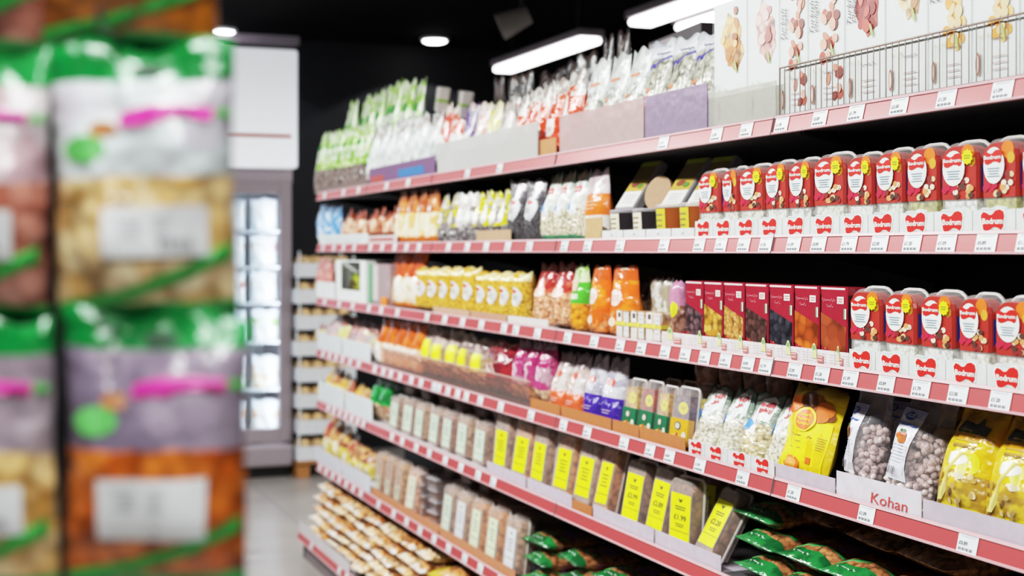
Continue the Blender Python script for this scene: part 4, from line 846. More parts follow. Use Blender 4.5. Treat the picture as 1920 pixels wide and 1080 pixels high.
def d_star(q, S_, w, h):
    g = M('#14251c', .35, coat=.4); gr = M('#2c5a34', .4)
    q.shape([(-.32*w, .715*h), (.34*w, .69*h), (.36*w, .77*h), (.2*w, .785*h), (.12*w, .86*h), (.05*w, .795*h), (-.28*w, .815*h)], g, 2, S_); q.rect(-.3*w, .2*w, .70*h, .718*h, gr, 1, S_)
    q.lines(0, .63*h, .5*w, 2, .04*h, M('#b8901c', .5), 2, S_, .004); q.text('Luxury', -.02*w, .56*h, .05*h, M('#8a6a1c', .5), 2, S_, w=.36*w, bold=0) if False else q.squiggle(-.2*w, .22*w, .57*h, .008*h, M('#8a6a1c', .5), 2, S_, .003, 24, 5)
    q.ell(-.02*w, .46*h, .17*w, .06*h, M('#f4f0e8', .3), 2, S_); q.ell(.2*w, .44*h, .16*w, .1*h, M('#dfd81e', .3), 1, S_)
    r = random.Random(3)
    for k in range(22): q.ell(r.uniform(-.38, .38)*w, r.uniform(.07, .34)*h, r.uniform(.03, .06)*w, r.uniform(.012, .024)*h, M(['#c9a86a', '#7a5a34', '#e8d8a8', '#b08a2a'][k % 4], .35), 2+k % 3, S_, 12, r.uniform(0, 3))
    q.shape([(-.34*w, .1*h), (-.24*w, .1*h), (.1*w, .52*h), (.05*w, .53*h)], M('#f0e48a', .25), 6, S_)  # pale diagonal streak: film glare painted on
star = K_pouch('yellow_star_pouch', 'nut bag', ZON([(0, '#e6d21e'), (.08, ('b', '#dcbc3a', '#b08c36', 30)), (.34, ('b', '#e2c61e', '#d9b81e', 12)), (.62, '#d99a1c'), (.9, '#c98a1c')], .2, .5), .14, .24, .07, d_star, 'pillow', 150)  # amber upper zones are painted shade from the shelf above
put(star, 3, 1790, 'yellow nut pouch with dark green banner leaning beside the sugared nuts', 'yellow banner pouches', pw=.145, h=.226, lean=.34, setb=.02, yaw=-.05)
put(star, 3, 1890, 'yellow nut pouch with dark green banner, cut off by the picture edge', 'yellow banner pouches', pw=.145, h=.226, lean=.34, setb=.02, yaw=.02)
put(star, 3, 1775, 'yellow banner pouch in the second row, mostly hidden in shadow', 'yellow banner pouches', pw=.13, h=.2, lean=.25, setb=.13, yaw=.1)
mv = M('#bfb3c0', .5)
tray(3, 1454, 1566, .034, mv, 'mauve tray front under the yellow emblem pouch, fourth shelf', d=.1)
tray(3, 1568, 1728, .052, M('#d6d0da', .5), 'pale tray front with red script under the sugared nut bags', d=.1, deco=lambda q, w, h: (q.text('Kohan', .14*w, .3*h, .42*h, M('#c8443c', .5), 2, None, w=.42*w, bold=0, shear=.12)))
tray(3, 1730, 2010, .04, mv, 'long mauve tray front under the yellow banner pouches', d=.1)

# ================================================================== fifth shelf
yb_ = [K_pouch('yellow_snack_bag', 'snack bag', ZON([(0, ('b', '#e2c84a', '#efe4c0', 22)), (.5, ('b', c, '#c9a86a', 20))], .16, .6), .13, .2, .07, None, 'pillow', 160+k) for k, c in enumerate(('#d9a03a', '#b8705a'))]
run(yb_, 4, ev(610, 694, 6), [692, 696, 704, 712, 724, 734], 'yellow and brown snack bag behind white trays, fifth shelf', 'yellow snack bags, fifth shelf', lean=.15, jl=.1, jy=.2, setb=.05)
for a, b_, nm in ((597, 645, 'farther'), (647, 698, 'nearer')):
    tray(4, a, b_, .1, M('#dbe1e4', .5), 'white tray front holding yellow snack bags, fifth shelf, %s of the two' % nm, deco=d_wt, group='white trays, fifth shelf')
grb = K_pouch('green_snack_bag', 'snack bag', ZON([(0, ('n', '#a87a62', '#e0c4a8', 60)), (.4, ('b', '#2f9a4a', '#1f6a34', 18)), (.8, '#1c7a3c')], .16, .6), .14, .2, .07, None, 'pillow', 163)
run([grb], 4, ev(697, 730, 2), (712, 722), 'green topped nut bag beside the pale label tubs, fifth shelf', 'green nut bags, fifth shelf', lean=.1, setb=.02)
run([grb], 4, ev(708, 752, 2), (716, 730), 'dark green nut bag in the row behind, fifth shelf', 'green nut bags, fifth shelf', lean=.05, setb=.14, where='of the rear pair')
PL = M('#d3dfcc', .45)
NT = [('#8a6a5a', '#b89a86'), ('#7a5248', '#a87a66'), ('#9a7a62', '#c9ac90'), ('#b5743c', '#d99a5a')]
CP = [K_clam(a, b_, 60, PL, None, .14, .19, .055, lw=.66) for a, b_ in NT[:3]]
cen = [736, 761, 782, 810, 834, 862, 895]; tp = [747, 752, 760, 768, 776, 784, 796]
for i, (c, t) in enumerate(zip(cen, tp)):
    put(CP[i % 3], 4, c, 'clear nut tub with pale green label on fifth shelf, %s from the green bags' % nth(i), 'pale label tubs, fifth shelf', pw=.148, h=zz(t, depth(c))-DECK[4], lean=.1, setb=.022, yaw=RND.uniform(-.05, .05))
CY = [K_clam(a, b_, 60, YEL, None, .14, .2, .05, lw=.68, lh=.54, lz=.42) for a, b_ in (NT[0], NT[3])]
CYP = [K_clam('#6a4a3a', '#94705a', 60, YEL, p, .13, .2, .05, lw=.76, lh=.64) for p in ('£2.99', '£2.89', '£1.99', '£2.20')]
lst = [(934, 783, .1, .0, .15), (969, 797, .16, .03, .15), (1003, 806, .14, -.02, .14), (1046, 816, .18, .03, .14), (1086, 832, .2, .02, .14), (1121, 842, .24, .06, .1)]
for i, (c, t, ln, ya_, pw) in enumerate(lst):
    put(CY[i % 2], 4, c, 'clear nut tub with bright yellow label on fifth shelf, %s from the pale label tubs' % nth(i), 'yellow label tubs, fifth shelf', pw=pw, h=(zz(t, depth(c))-DECK[4])*1.04, lean=ln, setb=.024, yaw=ya_)
for i, (c, h_, ln, ya_, pw, st, lb) in enumerate([(1177, .196, .18, .0, .13, .024, 'nut tub with yellow label reading 2.99, before the 2.89 one'), (1222, .2, .22, -.05, .13, .022, 'nut tub with yellow label reading 2.89'),
        (1272, .195, .06, .05, .128, .022, 'upright nut tub with yellow label reading 1.99'), (1334, .19, .5, -.12, .125, .02, 'nut tub with yellow label reading 2.20, leaning far back by the green bags')]):
    put(CYP[i], 4, c-(20 if ln > .4 else 0), lb, 'price label tubs, fifth shelf', pw=pw, h=h_, lean=ln, setb=st, yaw=ya_)
put(CYP[3], 4, 1318, 'nut tub with shaded yellow label behind the upright 1.99 tub', 'price label tubs, fifth shelf', pw=.1, h=.19, lean=.12, setb=.16, yaw=.1)
# tubs stacked flat behind
def K_flat(c1, c2):
    w, h, d = .125, .046, .15; b = MB(); f = lambda k, z: [(x, y+d/2, z) for x, y in rrect(w*k, -d/2*k, d/2*k, .012, .012)]
    b.loft([f(.86, 0), f(.94, h*.8), f(1, h*.82), f(1, h*.9), f(.92, h*.9), f(.86, h)], CLEAR('#e8dcd6', .22, .12, 0, .5))
    c = MB(); c.loft([f(.8, .003), f(.88, h*.75)], NUT(c1, c2, 60)); return Kind('stacked_nut_tub', 'nut tub', b.mesh('stacked_nut_tub'), [('nuts', c.mesh('nuts'), None)], w, h, d)
FL = [K_flat('#6a4a3c', '#a07c66'), K_flat('#8a5c3e', '#b58a60'), K_flat('#5a4440', '#8a6e66')]
def stacks(s, cols, n, setb, words):
    for i, px in enumerate(cols):
        X = SX[s]+setb; m = n if isinstance(n, int) else n[i]
        for k_ in range(m):
            FL[(i*2+k_) % 3].make('dark nut tub, %s from bottom of %s flat stack %s' % (nth(k_), nth(i), words), 'tubs stacked flat', (X+RND.uniform(-.006, .006), yx(px, X)+RND.uniform(-.006, .006), DECK[s]+.001+k_*.0465), (0, 0, -PI/2+RND.uniform(-.06, .06)))
stacks(4, [764, 795, 826, 858, 892, 930, 972, 1018], [4, 4, 4, 4, 4, 4, 4, 4], .135, 'behind fifth shelf pale labels')
lil = M('#c4b8c6', .5)
for a, b_, nm in ((913, 986, 'first'), (988, 1072, 'second'), (1112, 1226, 'third'), (1228, 1352, 'fourth')):
    tray(4, a, b_, .04, lil, 'lilac grey tray front under the yellow label tubs, %s from the far end' % nm, d=.1, group='lilac trays, fifth shelf')
tray(4, 1073, 1110, .03, M('#b5703e', .7), 'short brown cardboard tray front between lilac trays, fifth shelf', d=.1)
tray(4, 698, 912, .012, M('#cfc6c8', .5), 'thin pale strip tray under the pale label tubs, fifth shelf', d=.1)
# glossy nut bags with a green band, lying flat
def K_band(seed):
    w, h, d = .19, .24, .055; b, S_ = pouch(ZON([(0, ('b', '#155a2c', '#227a3c', 16)), (.16, ('n', '#8a4f2c', '#c48a5a', 62)), (.86, ('b', '#155a2c', '#227a3c', 16))], .14, .5, .03), w, h, d, 'pillow', seed)
    q = MB(); q.squiggle(-.3*w, .1*w, .1*h, .012*h, M('#dfe9e0', .3), 2, S_, .004, 24, 4); q.ell(.25*w, .5*h, .12*w, .16*h, M('#8a5f9a', .35), 1, S_)
    q.shape([(-.45*w, .2*h), (-.4*w, .17*h), (.42*w, .3*h), (.42*w, .34*h)], M('#2f9a4c', .3), 1, S_)
    return Kind('green_banded_nut_bag', 'nut bag', b.mesh('green_banded_nut_bag'), [('print', q.mesh('print'), None)], w, h, d)
GB = [K_band(171), K_band(172)]
def flatbag(kd, s, px, z, setb, yaw, label, group, pitch=0, sc=1, roll=0):
    X = SX[s]+setb; return lying(kd, (X, yx(px, X), DECK[s]+kd.d*sc+z), yaw-PI/2+PI/2, label, group, pitch, (sc, sc, sc), roll)
i = 0
for px, lv in ((1408, 3), (1494, 2), (1580, 2), (1672, 2)):
    for k_ in range(lv):
        flatbag(GB[i % 2], 4, px+RND.uniform(-2, 2), .002+k_*.056, .03+.02*k_, RND.uniform(-.08, .08), 'green banded nut bag, fifth shelf, %s pile from leaning tub, %s from bottom' % (nth((1408, 1494, 1580, 1672).index(px)), nth(k_)), 'green banded bags, fifth shelf', 0); i += 1
brn = K_pouch('brown_nut_bag', 'nut bag', ZON([(0, ('n', '#7a4626', '#c4824c', 62)), (.9, ('n', '#5a3420', '#9a6038', 62))], .14, .4), .2, .26, .07, None, 'pillow', 175)
for j, (px, z, st) in enumerate(((1520, .116, .16), (1620, .116, .13), (1720, .116, .12))):
    flatbag(brn, 4, px, z, st, RND.uniform(-.2, .2), 'plain brown nut bag lying on the green banded bags, %s from the leaning tub' % nth(j), 'plain brown nut bags', 0)

# ================================================================== sixth shelf
rdy = [K_pouch('red_yellow_snack_bag', 'snack bag', ZON([(0, ('b', '#e0c85a', '#efe6d0', 20)), (.45, ('b', c, '#d9a86a', 20))], .16, .6), .14, .2, .08, None, 'pillow', 180+k) for k, c in enumerate(('#b5483c', '#a8704a', '#8a4038'))]
run(rdy, 5, ev(606, 694, 6), [782, 790, 806, 822, 840, 850], 'red and yellow snack bag behind white trays, sixth shelf', 'red yellow snack bags', lean=.18, jl=.1, jy=.25, setb=.05)
for a, b_, nm in ((591, 640, 'farther'), (642, 694, 'nearer')):
    tray(5, a, b_, .075, M('#d6d6e0', .5), 'pale tray front holding red and yellow bags, sixth shelf, %s of the two' % nm, deco=d_wt, group='pale trays, sixth shelf')
CB = [K_clam(a, b_, 60, M('#d6cdb4', .45), None, .12, .2, .06, 'brown_nut_tub', .45, .3, .3) for a, b_ in (('#a8763f', '#d0a468'), ('#96663a', '#c0935c'))]
for i, c in enumerate((706, 724, 742)):
    put(CB[i % 2], 5, c, 'golden brown nut tub on sixth shelf, %s from the pale trays' % nth(i), 'golden brown tubs, sixth shelf', pw=.13, h=.2, lean=.1, setb=.024)
CP2 = [K_clam(a, b_, 60, m_, None, .13, .2, .055, lw=.58) for (a, b_), m_ in zip((NT[0], NT[2], NT[3]), (PL, M('#dfe0e4', .45), M('#dce4c4', .45)))]
CP2.append(K_clam('#d9a48a', '#e8c4a8', 60, M('#e2ddc4', .45), None, .1, .21, .055))
put(CP2[3], 5, 765, 'pale pink nut tub with cream label before the dark stacks, sixth shelf', None, pw=.12, h=.2, lean=.15, setb=.024, yaw=.1)
for i, (c, kd) in enumerate(((833, 0), (858, 1), (886, 2), (917, 2), (951, 1))):
    put(CP2[kd], 5, c, 'clear nut tub with pale label on sixth shelf, %s from the dark gap' % nth(i), 'pale label tubs, sixth shelf', pw=.145, h=.2, lean=.12, setb=.024)
stacks(5, [783, 806], [4, 4], .06, 'in dark gap of sixth shelf')
stacks(5, [835, 868, 903, 940, 982], [5, 5, 5, 4, 4], .14, 'behind sixth shelf pale labels')
for a, b_, nm in ((697, 822, 'farther'), (824, 966, 'nearer')):
    tray(5, a, b_, .036, M('#c0805c', .7), 'brown cardboard tray front on the sixth shelf, %s of the two' % nm, d=.1, group='brown trays, sixth shelf')
i = 0
for px, lv in ((1000, 3), (1064, 3), (1140, 3)):
    for k_ in range(lv):
        flatbag(GB[i % 2], 5, px+RND.uniform(-3, 3), .002+k_*.056, .03+.015*k_, RND.uniform(-.15, .15), 'green banded nut bag, sixth shelf, %s pile from the tubs, %s from bottom' % (nth((1000, 1064, 1140).index(px)), nth(k_)), 'green banded bags, sixth shelf', 0); i += 1

# ================================================================== bottom shelf: flat clear bags in piles
def K_pil(c1, c2, seed, name='clear_biscuit_bag'):
    w, h, d = .17, .22, .052; b, S_ = pouch(ZON([(0, ('b', '#e6ddd4', c2, 16)), (.1, ('n', c1, c2, 46)), (.5, ('b', '#e6d6c4', c1, 9)), (.72, ('n', c1, c2, 46)), (.93, '#e0d4ca')], .14, .9, .2), w, h, d, 'pillow', seed)  # pale blotches paint the white highlights of the clear film
    q = MB(); q.rect(-.28*w, .1*w, .3*h, .5*h, M('#efeae6', .3), 1, S_); return Kind(name, 'snack bag', b.mesh(name), [('label', q.mesh('label'), None)], w, h, d)
PB = [K_pil('#c07a3c', '#e6bd8a', 190), K_pil('#b5622c', '#e0a868', 191), K_pil('#d39a5c', '#efd8b4', 192)]
cols = [7.06-.19*i for i in range(13)]
yp = K_pouch('yellow_green_packet', 'packet', ZON([(0, '#c9b02a'), (.5, '#8a9a2a'), (.8, '#e0cf4a')], .2), .15, .2, .06, None, 'pillow', 195)
py_ = yx(828, SX[6]+.1); ic = min(range(13), key=lambda i: abs(cols[i]-py_))
for i, y in enumerate(cols):
    for k_ in range(5 if i != ic else 3):
        X = SX[6]+.03+.012*k_
        lying(PB[(i+k_*2) % 3], (X+RND.uniform(-.01, .02), y+RND.uniform(-.006, .006), DECK[6]+.057+k_*.053), RND.uniform(-.09, .09), 'bag of tan biscuits, bottom shelf, %s pile from far end, %s from bottom' % (nth(i), nth(k_)), 'clear biscuit bags', RND.uniform(-.01, .01))
lying(yp, (SX[6]+.09, cols[ic], DECK[6]+.057+3*.053+.008), .1, 'yellow green packet lying on top of a low pile of biscuit bags', None)
tray(6, 561, 655, .055, M('#cfc8cc', .5), 'pale tray front at the far end of the bottom shelf', d=.3, setb=-.005)

# ================================================================== hanging nut bags close to the camera
def K_near(seed, film, nuts, low, labz=(.23, .41), labx=(-.2, .36)):
    w, h, d = .131, .2, .05
    b, S_ = pouch(ZON([(0, ('b', '#178a3e', '#2fae55', 14)), (.06, ('n', nuts[0], nuts[1], nuts[2])), (.5, ('b', film[0], film[1], 16)), (.84, ('b', '#0f7a36', '#2a9a4c', 14))], .22, .5, .05), w, h, d, 'pillow', seed)
    q = MB(); pk = M('#d6359a', .35); g = M('#5fae5a', .35)
    q.shape([(-.12*w, .70*h), (.06*w, .705*h), (.24*w, .735*h), (.38*w, .72*h), (.40*w, .765*h), (.2*w, .775*h), (.06*w, .775*h), (-.1*w, .75*h)], pk, 2, S_, (.12*w, .74*h))
    q.shape([(.40*w, .735*h), (.48*w, .73*h), (.48*w, .76*h), (.40*w, .765*h)], g, 2, S_); q.ell(-.3*w, .62*h, .12*w, .05*h, g, 1, S_); q.ell(-.2*w, .69*h, .08*w, .03*h, M('#b5784a', .4), 1, S_)
    q.shape([(-.47*w, .03*h), (-.1*w, .07*h), (.25*w, .15*h), (.47*w, .22*h), (.47*w, .28*h), (.25*w, .2*h), (-.1*w, .115*h), (-.47*w, .07*h)], M('#37a645', .35), 3, S_, (0, .11*h))
    lb = MB(); lb.rect(labx[0]*w, labx[1]*w, labz[0]*h, labz[1]*h, M('#dfe0e2', .45), 5, S_)
    cx = (labx[0]+labx[1])/2*w; lb.barcode(cx+.02*w, cx+.22*w, (labz[0]+.03)*h, (labz[0]+.065)*h, INK, 6, 8, S_); lb.lines(cx-.06*w, (labz[1]-.04)*h, .3*w, 4, .022*h, GREY, 6, S_, .0012)
    hd = MB(); hd.ell(.03*w, .905*h, .09*w, .022*h, M('#04381c', .6), 3, S_)
    return Kind('hanging_nut_bag', 'nut bag', b.mesh('hanging_nut_bag'), [('label', lb.mesh('label'), None), ('print', q.mesh('print'), None), ('hang_hole', hd.mesh('hang_hole'), None)], w, h, d)
NB = [K_near(201, ('#d6dfe0', '#c2bcc6'), ('#dca85a', '#fbeac2', 50), 0), K_near(202, ('#9a8c9c', '#74677a'), ('#bc5216', '#e68536', 60), 0, (.2, .42), (-.28, .3)),
      K_near(203, ('#d8ccd2', '#b09aa2'), ('#d07a20', '#7a441e', 50), 0), K_near(204, ('#e0d6d8', '#b99aa0'), ('#ac6450', '#d09484', 55), 0), K_near(205, ('#b0a3aa', '#8a7c86'), ('#dca858', '#f6e2b0', 52), 0)]
def hang(k, px, pt, dep, lb, yaw=0, roll=0):
    p = at(px, pt, dep); o = NB[k].make(lb, 'hanging nut bags close to the camera', p+Vector((0, 0, -.2)), (.03, roll, -TH+yaw)); return o
hang(2, 226, -432, 1.0, 'hanging nut bag above the one with the pale brown nuts, only its foot seen', .05, .02)
hang(0, 268, 78, .99, 'hanging bag of pale brown nuts with white label and green header', .08, -.02)
hang(1, 280, 590, .985, 'hanging bag of orange brown nuts with white label, below the pale brown nuts', .05, .01)
hang(3, -95, -420, 1.0, 'hanging nut bag cut off at the upper left corner of the picture', -.05, 0)
hang(3, -100, 85, 1.0, 'hanging bag of reddish nuts beside the bag of pale brown nuts', -.05, .02)
hang(4, -80, 600, .99, 'hanging bag of yellowish nuts beside the bag of orange brown nuts', -.03, -.01)
pm = M('#0c0c0f', .6); pn = MB(); pa, pb = at(-300, 470, 1.07), at(392, 470, 1.07); w = (pb-pa).length
pn.box(-w/2, w/2, 0, .012, .3, 2.1, pm, .002)
stand = link('hook_panel', pn.mesh('hook_panel')); stand.location = ((pa.x+pb.x)/2, (pa.y+pb.y)/2, 0); stand.rotation_euler = (0, 0, -TH)
ft = MB(); ft.box(-w/2, w/2, -.16, .2, .001, .04, pm, .004); link('base', ft.mesh('base'), stand)
for x in (-w/2+.02, w/2-.02): link('leg', MB().box(x-.015, x+.015, 0, .012, .04, .3, pm, .002).mesh('leg'), stand)
for px in (263, -95):
    for py in (-412, 98, 610):
        q = at(px, py, 1.07); hx = (q-Vector(((pa.x+pb.x)/2, (pa.y+pb.y)/2, 0))).dot(Vector((CT, -ST, 0)))
        link('hook', MB().tube((hx, .002, q.z), (hx, -.105, q.z+.004), .0022, M('#b0b0b4', .25, .9), 6).tube((hx, -.105, q.z+.004), (hx, -.108, q.z+.016), .0022, M('#b0b0b4', .25, .9), 6).mesh('hook'), stand)
tag(stand, 'black hook panel behind the hanging nut bags', 'display stand')

# ================================================================== freezer, carton stack and ceiling at the far end
FY = 9.82; XR = 2.136; XL = .30; fm = M('#a89ca2', .35, .2, var=.05); fw = M('#dde0e2', .4, var=.03)
b = MB(); D = .8
b.box(XL, XR, FY+.05, FY+D, .1, .16, fm); b.box(XL, XR, FY+D-.05, FY+D, .16, 2.15, fw); b.box(XL, XL+.05, FY+.05, FY+D-.05, .16, 2.15, fm); b.box(XR-.05, XR, FY+.05, FY+D-.05, .16, 2.15, fm); b.box(XL+.05, XR-.05, FY+.05, FY+D-.05, 2.1, 2.15, fw)
b.box(XL+.05, XR-.05, FY+.1, FY+D-.051, .161, .3, fw)
fz = link('display_freezer', b.mesh('display_freezer')); tag(fz, 'upright glass door freezer with grey frame and white header at the aisle end', 'freezer')
link('base', MB().box(XL, XR, FY-.06, FY+.05, .08, .24, fm, .03, 3).mesh('base'), fz)
link('kick_plate', MB().box(XL+.02, XR-.02, FY+.03, FY+.06, .001, .08, M('#0a0a0c', .6)).mesh('kick_plate'), fz)
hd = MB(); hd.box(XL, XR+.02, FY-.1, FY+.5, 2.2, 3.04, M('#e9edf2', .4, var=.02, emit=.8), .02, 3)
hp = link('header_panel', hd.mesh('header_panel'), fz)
st = MB(); st.box(XL+.1, XR-.03, FY-.102, FY-.0995, 2.412, 2.436, M('#e0705a', .5)); link('red_stripe', st.mesh('red_stripe'), hp)
link('lintel', MB().box(XL, XR, FY, FY+.2, 2.1, 2.2, fm).mesh('lintel'), fz)
led = M('#f4f8ff', .5, emit=38)
ledm = MB()
for x in (XR-.066, XL+.066, (XL+XR)/2): ledm.box(x-.012, x+.012, FY+.06, FY+.085, .34, 2.05, led)
link('lamp_strip', ledm.mesh('lamp_strip'), fz)
for i, (x0, x1) in enumerate(((XL+.005, (XL+XR)/2-.003), ((XL+XR)/2+.003, XR-.005))):
    fr = MB(); fr.box(x0, x0+.085, FY, FY+.045, .25, 2.1, fm, .004); fr.box(x1-.085, x1, FY, FY+.045, .25, 2.1, fm, .004); fr.box(x0+.085, x1-.085, FY, FY+.045, 2.02, 2.1, fm, .004); fr.box(x0+.085, x1-.085, FY, FY+.045, .25, .35, fm, .004)
    d_ = link('door', fr.mesh('door'), fz); link('pane', MB().box(x0+.085, x1-.085, FY+.02, FY+.026, .35, 2.02, CLEAR('#f2faff', .05, .03, 0, .25)).mesh('pane'), d_)
    link('handle', MB().tube((x0+.04, FY-.03, .9), (x0+.04, FY-.03, 1.5), .012, M('#5a5458', .3, .5)).tube((x0+.04, FY-.03, .95), (x0+.04, FY+.002, .95), .008, fm).tube((x0+.04, FY-.03, 1.45), (x0+.04, FY+.002, 1.45), .008, fm).mesh('handle'), d_)
FS = [.3, .62, .96, 1.24, 1.5, 1.76]
for z in FS[1:]: link('wire_shelf', MB().box(XL+.055, XR-.055, FY+.14, FY+D-.06, z-.016, z-.001, M('#e4e8ea', .4)).mesh('wire_shelf'), fz)
bag = ZON([(0, ('b', '#f4f4f2', '#dfe6ea', 12)), (.4, ('b', '#e9c8a8', '#f4efe6', 10)), (.7, '#eef2f4')], .35)
FP = [K_pouch('frozen_food_bag', 'frozen food bag', ZON([(0, ('b', '#f4f4f2', c1, 9)), (.45, ('b', c2, '#f4efe6', 9)), (.7, '#eef2f4')], .35), .2, .22, .1, lambda q, S_, w, h: q.ell(0, .55*h, .25*w, .15*h, M('#f2f4f2', .4), 1, S_), 'stand', 210+k)
      for k, (c1, c2) in enumerate((('#e9c9a0', '#d9a070'), ('#cfe0c0', '#9fc06a'), ('#dfe6ea', '#e9e4dc'), ('#e6e4e4', '#b0685a')))]
for r_, z in enumerate(FS):
    for c_ in range(7):
        x = XR-.16-.24*c_
        FP[[0, 1, 2, 3, 2, 2][r_] if c_ % 2 else [0, 0, 1, 2, 3, 2][r_]].make('pale frozen food bag in glass door freezer, %s level up, %s from tray stack' % (nth(r_), nth(c_)), 'frozen food bags', (x, FY+.18, z+.001), (0, 0, RND.uniform(-.1, .1)), (1, 1, 1.05))
# carton stack
TX0 = XR+.008; tw = .42; tm = M('#e4e6ea', .5); TRY = []
z = .13
pal = MB()
for x in (TX0+.05, TX0+tw-.05): pal.box(x-.045, x+.045, 9.72, 10.1, .001, .1, M('#b5793e', .7))
pal.box(TX0, TX0+tw, 9.7, 10.12, .1, .122, M('#b5793e', .7)); tag(link('wooden_pallet', pal.mesh('wooden_pallet')), 'small wooden pallet under the stack of white trays', 'pallet')
def traymesh():
    b = MB(); b.box(0, tw, 0, .006, 0, .1, tm); b.box(0, tw, .394, .4, 0, .1, tm); b.box(0, .006, .006, .394, 0, .1, tm); b.box(tw-.006, tw, .006, .394, 0, .1, tm); [b.box(x, x+.012, y, y+.012, .006, .185, tm) for x in (.0065, tw-.0185) for y in (.0065, .3815)]; b.box(.006, tw-.006, .006, .394, 0, .006, tm); return b.mesh('stacking_tray')
TK = Kind('stacking_tray', 'tray', traymesh(), [], tw, .175, .4)
bm_ = MB(); bm_.blob((0, 0, .05), (.046, .05, .05), M('#e6c08a', .5, var=.3, sc=20), hi=True)
BN = Kind('wrapped_bun', 'bun', bm_.mesh('wrapped_bun'), [], .09, .1, .1)
for k_ in range(8):
    z = .124+k_*.186
    TK.make('white carton tray of tan buns beside the freezer, %s from the bottom of its stack' % nth(k_), 'stacked white trays', (TX0+RND.uniform(-.012, .012), 9.7+RND.uniform(-.01, .01), z), (0, 0, 0))
    for c_ in range(4): BN.make('tan bun in front row of %s white tray from bottom, %s from freezer' % (nth(k_), nth(c_)), 'buns in the stacked trays', (TX0+.069+c_*.094, 9.765, z+.053), (0, 0, 0))
    for c_ in range(4): BN.make('tan bun in rear row of %s white tray from bottom, %s from freezer' % (nth(k_), nth(c_)), 'buns in the stacked trays', (TX0+.069+c_*.094, 9.9, z+.053), (0, 0, 0))
# luminaires
def luminaire(x, y0, y1, z, label, energy, w=.17):
    b = MB(); b.box(x-w/2, x+w/2, y0, y1, z+.03, z+.075, M('#8a7d86', .45), .006)
    o = link('fluorescent_luminaire', b.mesh('fluorescent_luminaire'))
    d = MB(); d.box(x-w*.44, x+w*.44, y0+.015, y1-.015, z-.012, z+.0295, M('#ffffff', .5, emit=6, var=0), .02, 3); link('diffuser', d.mesh('diffuser'), o)
    for yy in (y0+.2, y1-.2): link('suspension_rod', MB().tube((x, yy, z+.075), (x, yy, CEIL-.001), .006, M('#2a282c', .5)).mesh('suspension_rod'), o)
    tag(o, label, 'ceiling light', 'fluorescent ceiling lights')
    if energy:
        l = bpy.data.lights.new('lamp', 'AREA'); l.shape = 'RECTANGLE'; l.size = w*.9; l.size_y = (y1-y0)*.95; l.energy = energy; l.color = (.97, 1, .985)
        lo = bpy.data.objects.new('lamp', l); COL.objects.link(lo); lo.location = (x, (y0+y1)/2, z-.02)
LZ = 2.85; LXX = 3.405
luminaire(LXX, yx(1110, LXX), yx(941, LXX), LZ, 'long white ceiling light beyond the shelf top, above the dark foil packs', 30)
luminaire(LXX, yx(1370, LXX), yx(1197, LXX), LZ, 'long white ceiling light above the pumpkin seed pouches', 30)
luminaire(3.72, yx(1500, 3.72), yx(1283, 3.72), LZ, 'second white ceiling light, just above the white boxes', 30)
AL_E = 105
for k_, y in enumerate((-.9, 1.1, 3.1, 5.1, 7.1)):
    luminaire(-.15, y-.75, y+.75, 3.0, 'white ceiling light over the near aisle, %s along it' % nth(k_), AL_E*(.6, .75, 1, 1, 1)[k_], .3)
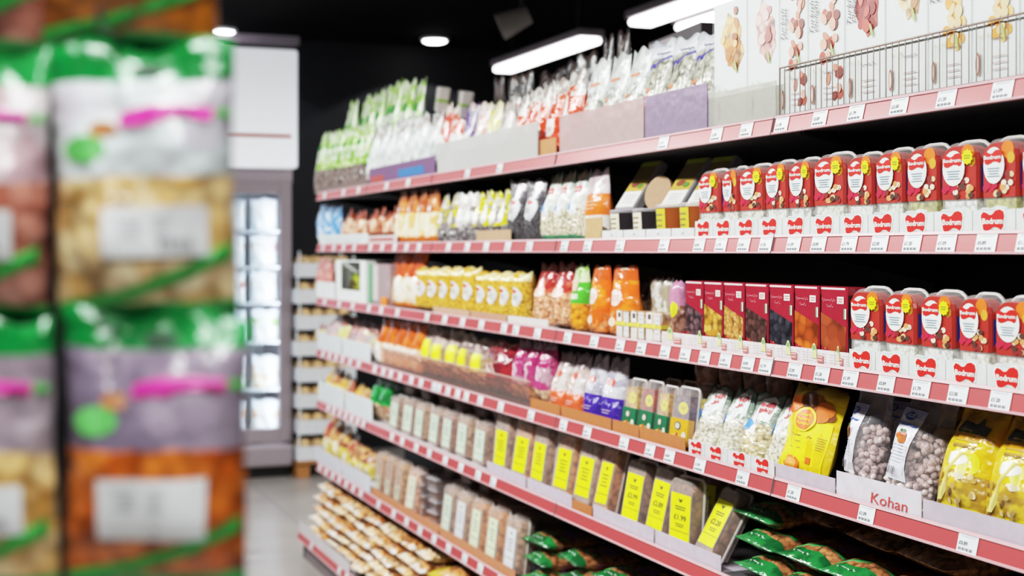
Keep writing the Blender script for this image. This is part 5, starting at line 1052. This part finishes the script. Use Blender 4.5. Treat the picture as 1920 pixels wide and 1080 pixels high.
# downlight
ring = lambda r, z: [(r*math.cos(t), r*math.sin(t), z) for t in [2*PI*i/28 for i in range(28)]]
b = MB(); b.loft([ring(.115, .018), ring(.11, .0), ring(.092, .0), ring(.09, .01)], M('#d9d9dc', .4)); d = MB(); d.loft([ring(.091, .008), ring(.091, -.006), ring(.07, -.016)], M('#ffffff', .5, emit=12, var=0))
DL = Kind('ceiling_downlight', 'ceiling light', b.mesh('ceiling_downlight'), [('lens', d.mesh('lens'), None)], .23, .02, .23)
for px, py, lb in ((815, 77, 'round white downlight in the black ceiling, in open view above the shelf end'), (416, 60, 'round white downlight half hidden at the edge of the hanging nut bags')):
    p = at(px, py, (CEIL-EYE-.02)*FPX/(HZ-py)); DL.make(lb, 'downlights in the black ceiling', (p.x, p.y, CEIL-.0185), (0, 0, 0))
    l = bpy.data.lights.new('lamp', 'SPOT'); l.energy = 30; l.spot_size = 2.2; lo = bpy.data.objects.new('lamp', l); COL.objects.link(lo); lo.location = (p.x, p.y, CEIL-.05)
# unlit track spotlight and conduit
p = at(968, 34, 7.6); b = MB(); b.tube((-.09, 0, -.05), (.07, 0, .02), .075, M('#9a8f8c', .5), 16, .05); o = link('spotlight', b.mesh('spotlight')); o.location = p; o.rotation_euler = (0, 0, -.4)
link('stem', MB().tube((.03, 0, .05), (.03, 0, CEIL-p.z-.001), .012, M('#2a282c', .5)).mesh('stem'), o); tag(o, 'dark unlit spotlight hanging below the black ceiling', 'spotlight')

# ------------------------------------------------------------------ light, view, camera
wd = bpy.data.worlds.new('World'); scene.world = wd; wd.use_nodes = True
bg = wd.node_tree.nodes['Background']; bg.inputs[0].default_value = (1, .86, 1, 1); bg.inputs[1].default_value = .12
cam = bpy.data.cameras.new('camera'); co = bpy.data.objects.new('camera', cam); COL.objects.link(co); scene.camera = co
co.location = (0, 0, EYE); co.rotation_euler = (PI/2, 0, -TH)
cam.sensor_width = 36; cam.lens = FPX/1920*36; cam.shift_y = -(540-HZ)/1920; cam.clip_start = .05; cam.clip_end = 60
cam.dof.use_dof = True; cam.dof.focus_distance = 2.9; cam.dof.aperture_fstop = 2.8
scene.view_settings.view_transform = 'Standard'; scene.view_settings.look = 'None'; scene.view_settings.exposure = -.06
vs_ = scene.view_settings; vs_.use_curve_mapping = True; cm = vs_.curve_mapping; cm.white_level = (2.6, 2.6, 2.6)   # film-like soft shoulder
cv = cm.curves[3]
cv.points[0].location = (0, 0); cv.points[1].location = (1, 1)
for x, y in ((.03, .066), (.08, .20), (.18, .46), (.28, .63), (.42, .79), (.62, .91)): cv.points.new(x, y)
cm.update()
scene.cycles.use_denoising = True; scene.cycles.max_bounces = 8; scene.cycles.transparent_max_bounces = 24; scene.cycles.caustics_reflective = False; scene.cycles.caustics_refractive = False
